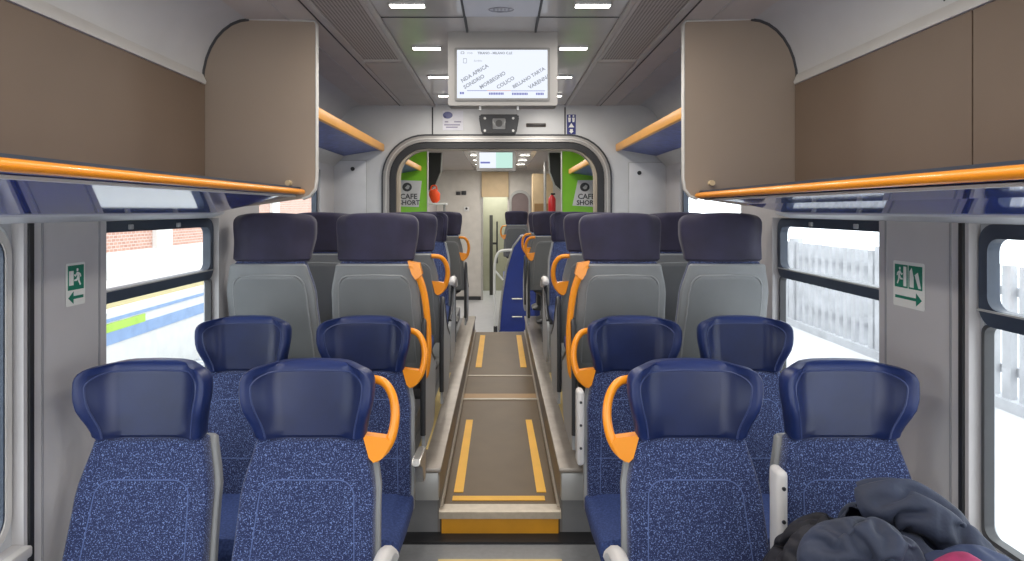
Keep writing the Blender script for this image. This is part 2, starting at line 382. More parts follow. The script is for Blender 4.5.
# ceiling vents (perforated panels)
for s, nm in ((-1, 'left'), (1, 'right')):
    t = thing('ceiling_vent', 'perforated taupe ceiling vent strip on the %s of the glossy ceiling' % nm, 'vent', (s * 0.70, 2.6, ZC), 0, 'perforated ceiling vents')
    f = new(); box(f, -0.105, 0.105, -1.6, 1.02, -0.012, -0.006); obj('vent_mesh', f, M_PERF, t)
    f = new(); ring(f, rrect(-0.12, 0.12, -1.62, 1.05, 0.01), rrect(-0.104, 0.104, -1.6, 1.02, 0.01), 'z', -0.018, -0.005); obj('vent_frame', f, mat('ceiling_rail_grey', (0.50, 0.47, 0.45)), t)
    f = new(); box(f, s*0.585, s*0.815, 3.70, 5.2, ZC - 0.012, ZC - 0.003); obj('ceiling_panel', f, mat('ceiling_panel_taupe', (0.40, 0.375, 0.355), 0.4), bpy.data.objects['ceiling_side_' + nm])
# ceiling hatch
f = new(); box(f, -0.158, 0.172, 1.2, 2.82, ZC - 0.012, ZC - 0.001)
hatch = thing('ceiling_hatch', 'pale bluish ceiling hatch with dark side seams ahead of the big screen', 'hatch', (0, 0, 0))
obj('hatch_panel', f, M_HATCH, hatch)
f = new(); box(f, -0.168, -0.158, 1.2, 3.06, ZC - 0.016, ZC - 0.001); box(f, 0.172, 0.182, 1.2, 3.06, ZC - 0.016, ZC - 0.001); obj('hatch_seam', f, M_SEAM, hatch)
f = new()
for k in range(24):
    a0, a1 = 2 * PI * k / 24, 2 * PI * (k + 1) / 24
    tube(f, [(0.005 + 0.055 * math.cos(a0), 2.72 + 0.03 * math.sin(a0), ZC - 0.013), (0.005 + 0.055 * math.cos(a1), 2.72 + 0.03 * math.sin(a1), ZC - 0.013)], 0.002, 4)
for k in range(5): box(f, -0.03 + k * 0.016, -0.022 + k * 0.016, 2.708, 2.732, ZC - 0.014, ZC - 0.012)
obj('hatch_emblem', f, mat('emblem_grey', (0.30, 0.30, 0.34)), hatch)
f = new(); box(f, -0.555, -0.17, 2.86, 2.866, ZC - 0.003, ZC + 0.001); box(f, 0.185, 0.555, 2.86, 2.866, ZC - 0.003, ZC + 0.001)
obj('ceiling_seam', f, M_SEAM, ce)
# ceiling lights
LD = [2.68, 3.39, 4.12, 4.80]
LFAR = [8.2, 9.1, 10.0, 11.0, 12.0]
ords = ['nearest', 'second', 'third', 'farthest']
for s, nm in ((-1, 'left'), (1, 'right')):
    for i, d in enumerate(LD + LFAR):
        near = i < 4
        lab = ('slim lit ceiling strip %s of the big screen, %s of the four in its row' % (nm, ords[i])) if near else ('small lit ceiling strip beyond the arch, %s of the far screen, %s of its row' % (nm, ['nearest', 'second', 'third', 'fourth', 'farthest'][i - 4]))
        t = thing('ceiling_light', lab, 'light', (s * 0.405, d, ZC), 0, 'ceiling strip lights' if near else 'far ceiling strip lights')
        w = 0.075
        f = new(); rbox(f, -w, w, -0.02, 0.02, -0.012, -0.006, 0.002); obj('light_diffuser', f, M_LAMP, t)
        f = new(); ring(f, rrect(-w - 0.006, w + 0.006, -0.026, 0.026, 0.008), rrect(-w, w, -0.02, 0.02, 0.006), 'z', -0.010, 0.0); obj('light_frame', f, M_STEEL, t)

# ------------------------------------------------------------------ luggage racks (near)
def near_rack(s, nm):
    t = thing('luggage_rack', 'taupe luggage rack with orange edge and glossy blue underside above the %s near windows' % nm, 'luggage rack', (s * WX, 2.9, 1.75), 0, 'near luggage racks')
    o = Vector((s * WX, 2.9, 1.75))
    def T(bm): bmesh.ops.translate(bm, verts=bm.verts[:], vec=-o); return bm
    zl = 1.785 if s < 0 else 1.768
    f = new(); prism(f, [(s * 0.93, zl - 0.010), (s * 0.93, zl + 0.004), (s * 1.398, 1.745), (s * 1.40, 1.690), (s * 1.345, 1.686), (s * 1.15, 1.728)], 'y', YB, 2.885); obj('shelf', T(f), M_RACKBLUE, t, False)
    pts = [(s * 0.93, y, zl) for y in (YB, 0, 1, 2, 2.88)]
    f = new(); tube(f, pts, 0.0135, 12, sy=1.2); obj('orange_lip', T(f), M_ORANGE, t)
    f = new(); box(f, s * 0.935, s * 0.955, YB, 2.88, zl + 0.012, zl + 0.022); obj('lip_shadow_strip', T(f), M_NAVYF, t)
    f = new(); box(f, s * 0.955, s * 0.985, YB, 2.87, zl - 0.024, zl - 0.017); obj('pale_edge_strip', T(f), M_TRIMW, t)
    # back panels
    edges = [YB, 1.14, 2.885] if s < 0 else [YB, 1.80, 2.885]
    for a, b in zip(edges, edges[1:]):
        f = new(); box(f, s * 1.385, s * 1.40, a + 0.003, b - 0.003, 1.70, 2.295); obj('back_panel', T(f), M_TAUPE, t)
    f = new(); box(f, s * 1.392, s * 1.405, YB, 2.885, 1.70, 2.295); obj('back_liner', T(f), M_SEAM, t)
    # end panel outline in x,z
    out = [(1.40, 1.70), (1.15, 1.722), (0.93, 1.755), (0.895, 1.768), (0.872, 1.80), (0.866, 1.85), (0.866, 2.574), (0.875, 2.588), (1.18, 2.597)]
    for k in range(1, 9):
        a = PI / 2 * (1 - k / 8); out.append((1.40 - 0.22 * (1 - math.cos(a)), 2.297 + 0.30 * math.sin(a)))
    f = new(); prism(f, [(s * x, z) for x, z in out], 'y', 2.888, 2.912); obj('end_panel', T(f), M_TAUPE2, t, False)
    f = new(); ed = [(s * x, 2.90, z) for x, z in out[2:9]]; tube(f, ed, 0.009, 8, sy=1.6); obj('end_panel_edge', T(f), M_TRIMW, t)
    f = new(); ed = [(s * x, 2.888, z) for x, z in out[8:]]; tube(f, ed, 0.008, 8); obj('end_panel_gasket', T(f), M_SEAM, t)
    f = new(); tube(f, [(s * 0.99, 2.86, 1.826), (s * 0.99, 2.888, 1.826)], 0.013, 12); obj('peg', T(f), M_BEIGE, t)
near_rack(-1, 'left'); near_rack(1, 'right')
def far_rack(s, lab, xl, zl, y0, y1, grp):
    t = thing('luggage_rack', lab, 'luggage rack', (s * WX, y0, zl), 0, grp)
    o = Vector((s * WX, y0, zl))
    def T(bm): bmesh.ops.translate(bm, verts=bm.verts[:], vec=-o); return bm
    f = new(); prism(f, [(s * (xl + 0.02), zl - 0.02), (s * (xl + 0.02), zl + 0.0), (s * 1.41, zl - 0.04), (s * 1.415, zl - 0.085)], 'y', y0, y1); obj('shelf', T(f), M_RACKBLUE2, t, False)
    f = new(); rbox(f, s * (xl - 0.012), s * (xl + 0.022), y0, y1, zl - 0.035, zl + 0.03, 0.01); obj('orange_lip', T(f), M_ORANGE2, t)
    f = new(); prism(f, [(s * 1.33, zl - 0.075), (s * 1.419, zl - 0.085), (s * 1.419, zl - 0.16)], 'y', y0, y1); obj('wall_bracket', T(f), M_TRIMW, t)
far_rack(-1, 'pale orange edged luggage rack ending at the left of the arched partition', 1.0, 2.235, 3.0, 5.25, 'mid luggage racks')
far_rack(1, 'pale orange edged luggage rack ending at the right of the arched partition', 1.0, 2.235, 3.0, 5.25, 'mid luggage racks')
far_rack(-1, 'luggage rack seen through the arch against the left green panel', 1.03, 2.24, 5.4, 7.97, 'racks beyond the arch')
far_rack(1, 'luggage rack seen through the arch against the right green panel', 0.90, 2.20, 5.4, 7.97, 'racks beyond the arch')

# ------------------------------------------------------------------ arched partition
def arch(hw_l, hw_r, ztop, r, zb=0.48, n=10):
    pts = [(-hw_l, zb)]
    for i in range(n + 1):
        a = PI - PI / 2 * i / n; pts.append((-hw_l + r + r * math.cos(a), ztop - r + r * math.sin(a)))
    for i in range(n + 1):
        a = PI / 2 - PI / 2 * i / n; pts.append((hw_r - r + r * math.cos(a), ztop - r + r * math.sin(a)))
    pts.append((hw_r, zb)); return pts
A0 = arch(1.00, 0.945, 2.335, 0.36)
f = new()
inner = A0
outerp = [(-WX, 0.48)] + [(lerp(-WX, WX, i / (len(A0) - 3)), ZC) for i in range(len(A0) - 2)] + [(WX, 0.48)]
# build as strips between inner arch and outer box
def outer_for(p):
    x, z = p
    return p
loops_in = [(x, z) for x, z in A0]
n = len(A0); half = 11
out2 = []
for i, (x, z) in enumerate(A0):
    if i == 0: out2.append((-WX, 0.48))
    elif i == n - 1: out2.append((WX, 0.48))
    elif i <= 11:
        t = (i - 1) / 10.0
        out2.append((-WX, lerp(1.97, ZC, t / 0.5)) if t < 0.5 else (lerp(-WX, -0.64, (t - 0.5) / 0.5), ZC))
    else:
        t = (i - 12) / 10.0
        out2.append((lerp(0.6, WX, t / 0.5), ZC) if t < 0.5 else (WX, lerp(ZC, 1.97, (t - 0.5) / 0.5)))
for a, b in ((YBH, YBH + 0.05),):
    Vi = [[f.verts.new((x, y, z)) for x, z in A0] for y in (a, b)]
    Vo = [[f.verts.new((x, y, z)) for x, z in out2] for y in (a, b)]
    for i in range(n - 1):
        f.faces.new((Vi[0][i], Vi[0][i+1], Vo[0][i+1], Vo[0][i])); f.faces.new((Vi[1][i+1], Vi[1][i], Vo[1][i], Vo[1][i+1]))
        f.faces.new((Vi[0][i+1], Vi[0][i], Vi[1][i], Vi[1][i+1])); f.faces.new((Vo[0][i], Vo[0][i+1], Vo[1][i+1], Vo[1][i]))
wp = struct('wall_partition', f, M_WALL2, smooth=False)
f = new()
for px in (432.5, 565):
    x = (px - 500) * YBH / F; box(f, x - 0.006, x + 0.006, YBH - 0.004, YBH + 0.002, 2.335, ZC - 0.02)
obj('partition_seam', f, M_SEAM, wp)
def arch_band(a_out, a_in, y0, y1):
    f = new()
    V = {}
    for nm_, A in (('o', a_out), ('i', a_in)):
        for yy in (y0, y1): V[nm_, yy] = [f.verts.new((x, yy, z)) for x, z in A]
    for i in range(len(a_out) - 1):
        for q in ((('o', y0), ('i', y0)), (('i', y1), ('o', y1)), (('o', y1), ('o', y0)), (('i', y0), ('i', y1))):
            A, B = V[q[0]], V[q[1]]; f.faces.new((A[i], A[i+1], B[i+1], B[i]))
    return f
fr_ = estruct('trim_arch', (0, YBH, 0.48))
def TA(bm): bmesh.ops.translate(bm, verts=bm.verts[:], vec=(0, -YBH, -0.48)); return bm
obj('frame_seal', TA(arch_band(arch(1.012, 0.957, 2.347, 0.372), arch(0.998, 0.943, 2.333, 0.358), YBH - 0.02, YBH + 0.06)), M_DARK, fr_)
obj('frame_metal', TA(arch_band(arch(0.998, 0.943, 2.333, 0.358), arch(0.948, 0.893, 2.283, 0.31), YBH - 0.015, YBH + 0.06)), mat('arch_metal', (0.36, 0.34, 0.32), 0.3, metal=0.6), fr_)
obj('frame_ridge', TA(arch_band(arch(0.978, 0.923, 2.313, 0.338), arch(0.968, 0.913, 2.303, 0.328), YBH - 0.025, YBH)), mat('arch_ridge', (0.55, 0.53, 0.50), 0.3, metal=0.6), fr_)
obj('frame_rubber', TA(arch_band(arch(0.948, 0.893, 2.283, 0.31), arch(0.893, 0.838, 2.228, 0.255), YBH + 0.0, YBH + 0.08)), M_BLACK, fr_)
obj('frame_inner_trim', TA(arch_band(arch(0.893, 0.838, 2.228, 0.255), arch(0.868, 0.815, 2.215, 0.235), YBH + 0.04, YBH + 0.12)), mat('arch_inner_beige', (0.42, 0.36, 0.28), 0.4), fr_)
# locker hatches on partition
for s, nm, x0, x1, y0, y1, kx, ky in ((-1, 'left', 321, 366, 161, 215, 353, 169), (1, 'right', 629, 668, 163, 215, 639, 173)):
    a = P(x0, y1, YBH); b = P(x1, y0, YBH)
    t = thing('wall_hatch', 'flush grey hatch with dark lock dot on the %s of the arched partition' % nm, 'hatch', (a.x, YBH, a.z), 0, 'partition hatches')
    w, h = b.x - a.x, b.z - a.z
    f = new(); rbox(f, 0, w, -0.010, 0.0, 0, h, 0.004); obj('hatch_panel', f, mat('hatch_grey', (0.56, 0.56, 0.57), 0.4), t)
    f = new(); ring(f, rrect(-0.008, w + 0.008, -0.008, h + 0.008, 0.01), rrect(0, w, 0, h, 0.01), 'y', -0.006, 0); obj('hatch_rim', f, M_STEEL, t)
    k = P(kx, ky, YBH); f = new(); tube(f, [(k.x - a.x, -0.018, k.z - a.z), (k.x - a.x, -0.008, k.z - a.z)], 0.018, 12); obj('lock', f, M_BLACK, t)

# header devices
def hdr(px, py): return P(px, py, YBH)
c = hdr(499, 125)
t = thing('camera_unit', 'dark rounded camera unit with square lens window on the header above the arch', 'camera', c)
f = new(); prism(f, [(-0.165, 0.085), (0.165, 0.085), (0.172, 0.06), (0.15, -0.07), (0.135, -0.085), (-0.135, -0.085), (-0.15, -0.07), (-0.172, 0.06)], 'y', -0.05, 0.0)
bmesh.ops.bevel(f, geom=f.edges[:], offset=0.01, segments=2, affect='EDGES'); obj('housing', f, M_DARK, t)
f = new(); rbox(f, -0.055, 0.055, -0.06, -0.045, -0.045, 0.05, 0.008); obj('lens_window', f, mat('lens_grey', (0.22, 0.22, 0.22), 0.2), t)
f = new(); tube(f, [(0, -0.07, 0.005), (0, -0.055, 0.005)], 0.03, 16); obj('lens', f, mat('lens_glass', (0.10, 0.10, 0.10), 0.1), t)
for sx in (-1, 1):
    for zz in (-0.055, 0.05):
        f = new(); tube(f, [(sx * 0.12, -0.056, zz), (sx * 0.12, -0.048, zz)], 0.011, 8); obj('screw', f, M_METAL, t)
c = hdr(536, 125.2); t = thing('indicator_slot', 'narrow dark slot plate to the right of the header camera unit', 'slot', c)
f = new(); rbox(f, -0.085, 0.085, -0.012, 0.0, -0.016, 0.016, 0.006); obj('slot_cover', f, mat('slot_brown', (0.06, 0.045, 0.035), 0.4), t)
f = new(); rbox(f, -0.075, 0.075, -0.015, -0.011, -0.006, 0.006, 0.002); obj('slot_groove', f, M_BLACK, t)
c = hdr(453, 120.5); t = thing('notice_sticker', 'pale notice sticker with blue speech blob left of the camera unit', 'sticker', c)
f = new(); box(f, -0.088, 0.088, -0.004, 0.0, -0.085, 0.085); obj('backing', f, mat('sticker_pale', (0.60, 0.59, 0.64), 0.5), t)
f = new(); prism(f, [(-0.045 + 0.042 * math.cos(a), 0.045 + 0.03 * math.sin(a)) for a in (2 * PI * k / 16 for k in range(16))], 'y', -0.006, -0.003)
prism(f, [(-0.075, 0.04), (-0.06, 0.03), (-0.075, 0.018)], 'y', -0.006, -0.003); obj('emblem', f, M_NAVY, t)
f = new()
for zz, a, b in ((-0.012, 0.01, 0.07), (-0.012, -0.07, -0.04), (-0.038, -0.075, 0.06), (-0.058, -0.06, 0.04)): box(f, a, b, -0.0055, -0.0035, zz - 0.005, zz + 0.005)
obj('text_lines', f, mat('sticker_text_grey', (0.20, 0.18, 0.26)), t)
c = hdr(571.3, 124.5); t = thing('toilet_sign', 'narrow navy toilet sign with white figures right of the arch header', 'sign', c)
f = new(); box(f, -0.038, 0.038, -0.004, 0, -0.085, 0.085); obj('backing', f, M_NAVY, t)
f = new()
for cx in (-0.016, 0.018):
    prism(f, [(cx + 0.008 * math.cos(a), 0.072 + 0.008 * math.sin(a)) for a in (2 * PI * k / 10 for k in range(10))], 'y', -0.006, -0.003)
    prism(f, [(cx - 0.012, 0.058), (cx + 0.012, 0.058), (cx + 0.008, 0.02), (cx - 0.008, 0.02)], 'y', -0.006, -0.003)
prism(f, [(-0.024, -0.025), (0.0, 0.012), (0.024, -0.025)], 'y', -0.006, -0.003)
prism(f, [(-0.012, -0.04), (0.012, -0.04), (0.012, -0.058), (0.02, -0.058), (0, -0.078), (-0.02, -0.058), (-0.012, -0.058)], 'y', -0.006, -0.003)
obj('pictogram', f, M_SIGNW, t)

# ------------------------------------------------------------------ passenger screen
def pw(px, py, d=3.1): p = P(px, py, d); return p
D = 3.1
t = thing('passenger_screen', 'large hanging passenger information screen listing stations in a grey housing', 'screen', ((502.5 - 500) * D / F, D, ZC))
cx = 502.5
def L(px, py): p = P(px, py, D); return (p.x - (cx - 500) * D / F, p.z - ZC)
x0, z1 = L(448, 30); x1, z0 = L(557.5, 105.5)
f = new(); prism(f, rrect(x0, x1, z0, 0.0, 0.012, corners=(1, 1, 0, 0)), 'y', 0.0, 0.11); obj('housing', f, mat('screen_housing', (0.30, 0.285, 0.27), 0.4), t)
sx0, sz1 = L(457, 50); sx1, sz0 = L(547.5, 98.5)
f = new(); ring(f, rrect(sx0 - 0.012, sx1 + 0.012, sz0 - 0.012, sz1 + 0.010, 0.008), rrect(sx0, sx1, sz0, sz1, 0.004), 'y', -0.008, 0.0); obj('bezel', f, mat('screen_bezel', (0.17, 0.165, 0.16), 0.4), t)
f = new(); box(f, sx0, sx1, -0.003, 0.0, sz0, sz1); dsp = obj('display', f, M_SCREEN, t)
for px in (480, 518):
    f = new(); q = L(px, 105); box(f, q[0] - 0.005, q[0] + 0.005, 0.02, 0.05, z0 - 0.02, z0); obj('bracket', f, M_STEEL, t)
RX = PI / 2
def stxt(s, px, py, size, m, ang=0.0, align='LEFT', w=0.0):
    q = L(px, py); o = text('display_text', s, size, m, dsp, (q[0], -0.0045, q[1]), (RX, -ang, 0), align=align, extr=0.0003, weight=w)
    return o
stxt('TIRANO - MILANO C.LE', 477.5, 53.4, 0.0165, M_TXTG, w=0.0006)
stxt('19:45', 467, 53.4, 0.013, M_TXTG); stxt('Sondrio', 474, 61, 0.013, M_TXTG)
A = math.radians(31)
for s_, px, py in (('NDA APRICA', 461.5, 80.0), ('SONDRIO', 464, 86.5), ('MORBEGNO', 480, 86.5), ('COLICO', 497, 86.5), ('BELLANO TARTA', 513, 86.0), ('VARENNA', 529, 86.5)):
    stxt(s_, px, py + 1.5, 0.0265 if 'TARTA' not in s_ else 0.024, M_TXTG, A, w=0.0007)
f = new(); q0 = L(467, 90.8); q1 = L(487, 90.8); box(f, q0[0], q1[0], -0.005, -0.003, q0[1] - 0.0012, q0[1] + 0.0012); q2 = L(511, 91); q3 = L(545, 91); box(f, q2[0], q3[0], -0.005, -0.003, q2[1] - 0.0012, q2[1] + 0.0012); obj('display_line', f, M_TXTB, dsp)
f = new(); box(f, q1[0], q2[0], -0.005, -0.003, q0[1] - 0.0014, q0[1] + 0.0014); obj('display_line', f, M_TXTR, dsp)
for a, b, y in ((460, 464.5, 93.2), (489, 504, 93.8), (512, 528, 94), (536, 544, 94)):
    qa, qb = L(a, y), L(b, y); f = new(); nn = max(2, int((b - a) / 1.6))
    for k in range(nn): box(f, qa[0] + (qb[0] - qa[0]) * k / nn, qa[0] + (qb[0] - qa[0]) * (k + 0.75) / nn, -0.005, -0.003, qa[1] - 0.0055, qa[1] + 0.0055)
    obj('display_caption', f, M_TXTB, dsp)
f = new(); q = L(462.5, 53); ring(f, rrect(q[0] - 0.009, q[0] + 0.009, q[1] - 0.006, q[1] + 0.006, 0.002), rrect(q[0] - 0.006, q[0] + 0.006, q[1] - 0.004, q[1] + 0.004, 0.001), 'y', -0.005, -0.003)
q = L(465, 61); ring(f, rrect(q[0] - 0.009, q[0] + 0.009, q[1] - 0.012, q[1] + 0.012, 0.002), rrect(q[0] - 0.007, q[0] + 0.007, q[1] - 0.010, q[1] + 0.010, 0.001), 'y', -0.005, -0.003); obj('display_icon', f, M_TXTG, dsp)
# far screen
D2 = 8.5; cxx = 496
t = thing('passenger_screen', 'small distant information screen with mint map seen through the arch', 'screen', ((cxx - 500) * D2 / F, D2, ZC))
def L2(px, py): p = P(px, py, D2); return (p.x - (cxx - 500) * D2 / F, p.z - ZC)
a = L2(476.5, 171); b = L2(515.5, 149)
f = new(); box(f, a[0], b[0], 0, 0.12, a[1], 0.0); obj('housing', f, mat('screen_bezel', (0.17, 0.165, 0.16), 0.4), t)
a = L2(479.5, 168); b = L2(496, 152.5); f = new(); box(f, a[0], b[0], -0.006, 0, a[1], b[1]); d1 = obj('display', f, M_SCREEN, t)
a = L2(496, 168); b = L2(512.5, 152.5); f = new(); box(f, a[0], b[0], -0.006, 0, a[1], b[1]); obj('display_map', f, M_SCREENG, t)
a = L2(480.5, 163.5); b = L2(490, 161.8); f = new(); box(f, a[0], b[0], -0.01, -0.005, a[1], b[1]); obj('display_line', f, M_TXTB, d1)

# ------------------------------------------------------------------ exit signs on side walls
def man(w, h):
    """running figure polys in unit box 0..1"""
    head = [(0.60 + 0.075 * math.cos(a), 0.86 + 0.075 * math.sin(a)) for a in (2 * PI * k / 10 for k in range(10))]
    body = [(0.50, 0.74), (0.64, 0.76), (0.60, 0.55), (0.70, 0.42), (0.90, 0.40), (0.90, 0.33), (0.66, 0.33), (0.55, 0.42), (0.52, 0.30), (0.36, 0.10), (0.28, 0.14), (0.42, 0.34), (0.42, 0.50)]
    arm1 = [(0.64, 0.76), (0.80, 0.62), (0.90, 0.66), (0.90, 0.60), (0.78, 0.54), (0.62, 0.66)]
    arm2 = [(0.50, 0.74), (0.32, 0.66), (0.26, 0.52), (0.33, 0.50), (0.38, 0.60), (0.50, 0.64)]
    return [[(x * w, z * h) for x, z in q] for q in (head, body, arm1, arm2)]
def sign_wall(s, name, label, d0, z0, w, h, draw):
    t = thing(name, label, 'sign', (s * WX, d0, z0))
    sg = 1 if s < 0 else -1
    def pr(polys, m, nm, dep):
        f = new()
        for q in polys: prism(f, [(sg * u, z) for u, z in q], 'x', -s * dep, -s * (dep - 0.0012))
        return obj(nm, f, m, t, False)
    pr([rrect(0, w, 0, h, 0.006)], M_SIGNW, 'backing', 0.003); draw(pr, w, h); return t
def draw_left(pr, w, h):
    x0, x1, z0, z1 = 0.008, w - 0.008, h * 0.37, h - 0.008
    pr([[(x0, z0), (x1, z0), (x1, z1), (x0, z1)]], M_GREENS, 'green_field', 0.0042)
    W_, H_ = x1 - x0, z1 - z0
    pr([[(x0 + 0.004, z0 + 0.016), (x0 + 0.024, z0 + 0.016), (x0 + 0.024, z1 - 0.018), (x0 + 0.004, z1 - 0.018)]], M_SIGNW, 'door_shape', 0.0055)
    # mirrored runner heading left
    pr([[(x0 + 0.022 + (W_ - 0.022) * 0.98 - u, z0 + 0.006 + z) for u, z in q][::-1] for q in man(W_ - 0.024, H_ - 0.012)], M_SIGNW, 'running_figure', 0.0055)
    m = h * 0.19
    pr([[(0.010, m), (0.034, m + 0.02), (0.034, m + 0.005), (w - 0.010, m + 0.005), (w - 0.010, m - 0.005), (0.034, m - 0.005), (0.034, m - 0.02)]], M_GREENS, 'arrow', 0.0042)
def draw_right(pr, w, h):
    g = w / 2; z0, z1 = h * 0.42, h - 0.012
    pr([[(0.010, z0), (g - 0.003, z0), (g - 0.003, z1), (0.010, z1)], [(g + 0.003, z0), (w - 0.010, z0), (w - 0.010, z1), (g + 0.003, z1)]], M_GREENS, 'green_field', 0.0042)
    hh = z1 - z0
    pr([[(0.010 + u, z0 + 0.004 + z) for u, z in q] for q in man(0.048, hh - 0.008)], M_SIGNW, 'running_figure', 0.0055)
    pr([[(g - 0.022, z0 + 0.006), (g - 0.008, z0 + 0.006), (g - 0.008, z1 - 0.006), (g - 0.022, z1 - 0.006)],
        [(g + 0.010, z0 + 0.006), (g + 0.030, z0 + 0.006), (g + 0.030, z0 + hh * 0.5), (g + 0.020, z1 - 0.008), (g + 0.010, z1 - 0.02)],
        [(g + 0.036, z0 + 0.05), (w - 0.030, z0 + 0.06), (w - 0.014, z0 + 0.006), (w - 0.026, z0 + 0.006)]], M_SIGNW, 'door_shape', 0.0055)
    m = h * 0.21
    pr([[(0.012, m + 0.005), (w - 0.040, m + 0.005), (w - 0.040, m + 0.022), (w - 0.012, m), (w - 0.040, m - 0.022), (w - 0.040, m - 0.005), (0.012, m - 0.005)]], M_GREENS, 'arrow', 0.0042)
sign_wall(-1, 'exit_sign', 'small green and white exit sign with left arrow on the left wall pier', 2.005, 1.382, 0.092, 0.142, draw_left)
sign_wall(1, 'exit_sign', 'square green and white exit sign with right arrow on the right wall pier', 2.212, 1.360, 0.162, 0.160, draw_right)

# ------------------------------------------------------------------ seats
NP = 36
def sup(w, t, p=4.0, n=NP):
    out = []
    for k in range(n):
        a = 2 * PI * k / n; c, s_ = math.cos(a), math.sin(a)
        out.append((w * math.copysign(abs(c) ** (2 / p), c), t * math.copysign(abs(s_) ** (2 / p), s_)))
    return out
HB, HH = 0.958, 0.250
HW0 = [0.178]
def head_w(v): return lerp(HW0[0], 0.211, sstep(0.0, 0.7, v))
def head_wing(u, v): return 0.085 * sstep(0.52, 1.0, abs(u)) * (0.35 + 0.65 * sstep(0.0, 0.55, v))
def head_pt(u, v, front=True, off=0.0):
    """surface point on the front face"""
    w = head_w(v); r = 0.05
    vv = v * HH
    if vv > HH - r: w = w - r + math.sqrt(max(0, r * r - (vv - (HH - r)) ** 2))
    t = 0.036
    y = -t * (max(0, 1 - abs(u) ** 4)) ** 0.25
    return Vector((u * w, y - head_wing(u, v) - 0.005 + 0.012 * v - off, HB + vv - 0.012 * u * u * v))
def m_headrest(w0):
    HW0[0] = w0
    f = new(); loops = []
    vs = [0.0, 0.015, 0.05, 0.12, 0.22, 0.34, 0.46, 0.58, 0.68, 0.76, 0.83, 0.89, 0.94, 0.975, 0.995]
    for v in vs:
        w = head_w(v); t = 0.036; vv = v * HH; r = 0.05
        if vv > HH - r: w = w - r + math.sqrt(max(0, r * r - (vv - (HH - r)) ** 2))
        r2 = 0.03
        if vv > HH - r2: t = t - r2 + math.sqrt(max(0, r2 * r2 - (vv - (HH - r2)) ** 2))
        if v < 0.02: w -= 0.008; t -= 0.008
        L_ = []
        for x, y in sup(w, t, 4.5):
            u = x / w
            k = 1.0 if y < 0 else 0.75
            L_.append((x, y - head_wing(u, v) * k - 0.005 + 0.012 * v, HB + vv - 0.012 * u * u * v))
        loops.append(L_)
    loft(f, loops); return f
def m_head_piping(w0):
    HW0[0] = w0
    f = new(); pts = []
    u0 = 0.80
    for k in range(8): pts.append(head_pt(-lerp(0.80, 0.84, k / 7), 0.03 + 0.70 * k / 7, off=0.0))
    for k in range(1, 6):
        a = k / 6 * PI / 2; pts.append(head_pt(-0.84 + 0.22 * (1 - math.cos(a)), 0.73 + 0.15 * math.sin(a)))
    for k in range(0, 9): pts.append(head_pt(lerp(-0.62, 0.62, k / 8), 0.88))
    for k in range(5, 0, -1):
        a = k / 6 * PI / 2; pts.append(head_pt(0.84 - 0.22 * (1 - math.cos(a)), 0.73 + 0.15 * math.sin(a)))
    for k in range(7, -1, -1): pts.append(head_pt(lerp(0.80, 0.84, k / 7), 0.03 + 0.70 * k / 7))
    tube(f, pts, 0.0035, 6); return f
def back_w(z):
    if z > 0.80: return lerp(0.219, 0.180, sstep(0.78, 0.99, z))
    return lerp(0.231, 0.219, sstep(0.45, 0.80, z))
def back_y(z): return -0.018 - (0.965 - z) * 0.27
def m_back():
    f = new(); loops = []
    zs = [0.40, 0.41, 0.44, 0.5, 0.56, 0.62, 0.68, 0.74, 0.79, 0.83, 0.87, 0.905, 0.935, 0.95, 0.958]
    for z in zs:
        w = back_w(z) - 0.006; t = 0.034
        if z < 0.405 or z > 0.955: w -= 0.006; t -= 0.01
        loops.append([(x, y + back_y(z) - (0.012 * sstep(0.72, 1.0, abs(x) / w) if y < 0 else 0) + 0.012, z) for x, y in sup(w, t, 5.0)])
    loft(f, loops); return f
def back_front(x, z):
    w = back_w(z) - 0.006; u = min(1, abs(x) / w)
    return back_y(z) + 0.012 - 0.034 * max(0, 1 - u ** 5) ** 0.2 - 0.012 * sstep(0.72, 1.0, u)
def m_seam():
    f = new(); pts2 = []
    for k in range(10): pts2.append((-lerp(0.172, 0.150, k / 9), lerp(0.46, 0.79, k / 9)))
    for k in range(1, 6):
        a = k / 6 * PI / 2; pts2.append((-0.150 + 0.055 * (1 - math.cos(a)), 0.79 + 0.05 * math.sin(a)))
    for k in range(7): pts2.append((lerp(-0.095, 0.095, k / 6), 0.84))
    pts2 += [(-x, z) for x, z in pts2[:15]][::-1]
    tube(f, [(x, back_front(x, z) - 0.0003, z) for x, z in pts2], 0.0019, 6); return f
def m_cross_seam():
    f = new(); tube(f, [(x, back_front(x, 0.60) - 0.0005, 0.60) for x in [lerp(-0.22, 0.22, k / 10) for k in range(11)]], 0.0022, 5); return f
def m_shell():
    """grey plastic back shell with rolled edge"""
    f = new(); loops = []
    zs = [0.36, 0.37, 0.42, 0.5, 0.58, 0.66, 0.74, 0.80, 0.85, 0.89, 0.92, 0.94, 0.948]
    for z in zs:
        w = back_w(z) + 0.005; t = 0.02
        if z < 0.365 or z > 0.945: w -= 0.008; t -= 0.008
        loops.append([(x, y + back_y(z) + 0.054, z) for x, y in sup(w, t, 6.0)])
    loft(f, loops); return f
def shell_back(z): return back_y(z) + 0.054 + 0.02
def m_shell_panel():
    f = new(); loops = []
    zs = [0.42, 0.43, 0.5, 0.58, 0.66, 0.74, 0.80, 0.84, 0.865, 0.88, 0.888]
    for z in zs:
        w = back_w(z) - 0.035; t = 0.006
        if z > 0.83: w -= 0.045 * ((z - 0.83) / 0.058) ** 2.5
        if z < 0.425 or z > 0.885: t = 0.002
        loops.append([(x, y + shell_back(z) + 0.001, z) for x, y in sup(w, t, 6.0)])
    loft(f, loops); return f
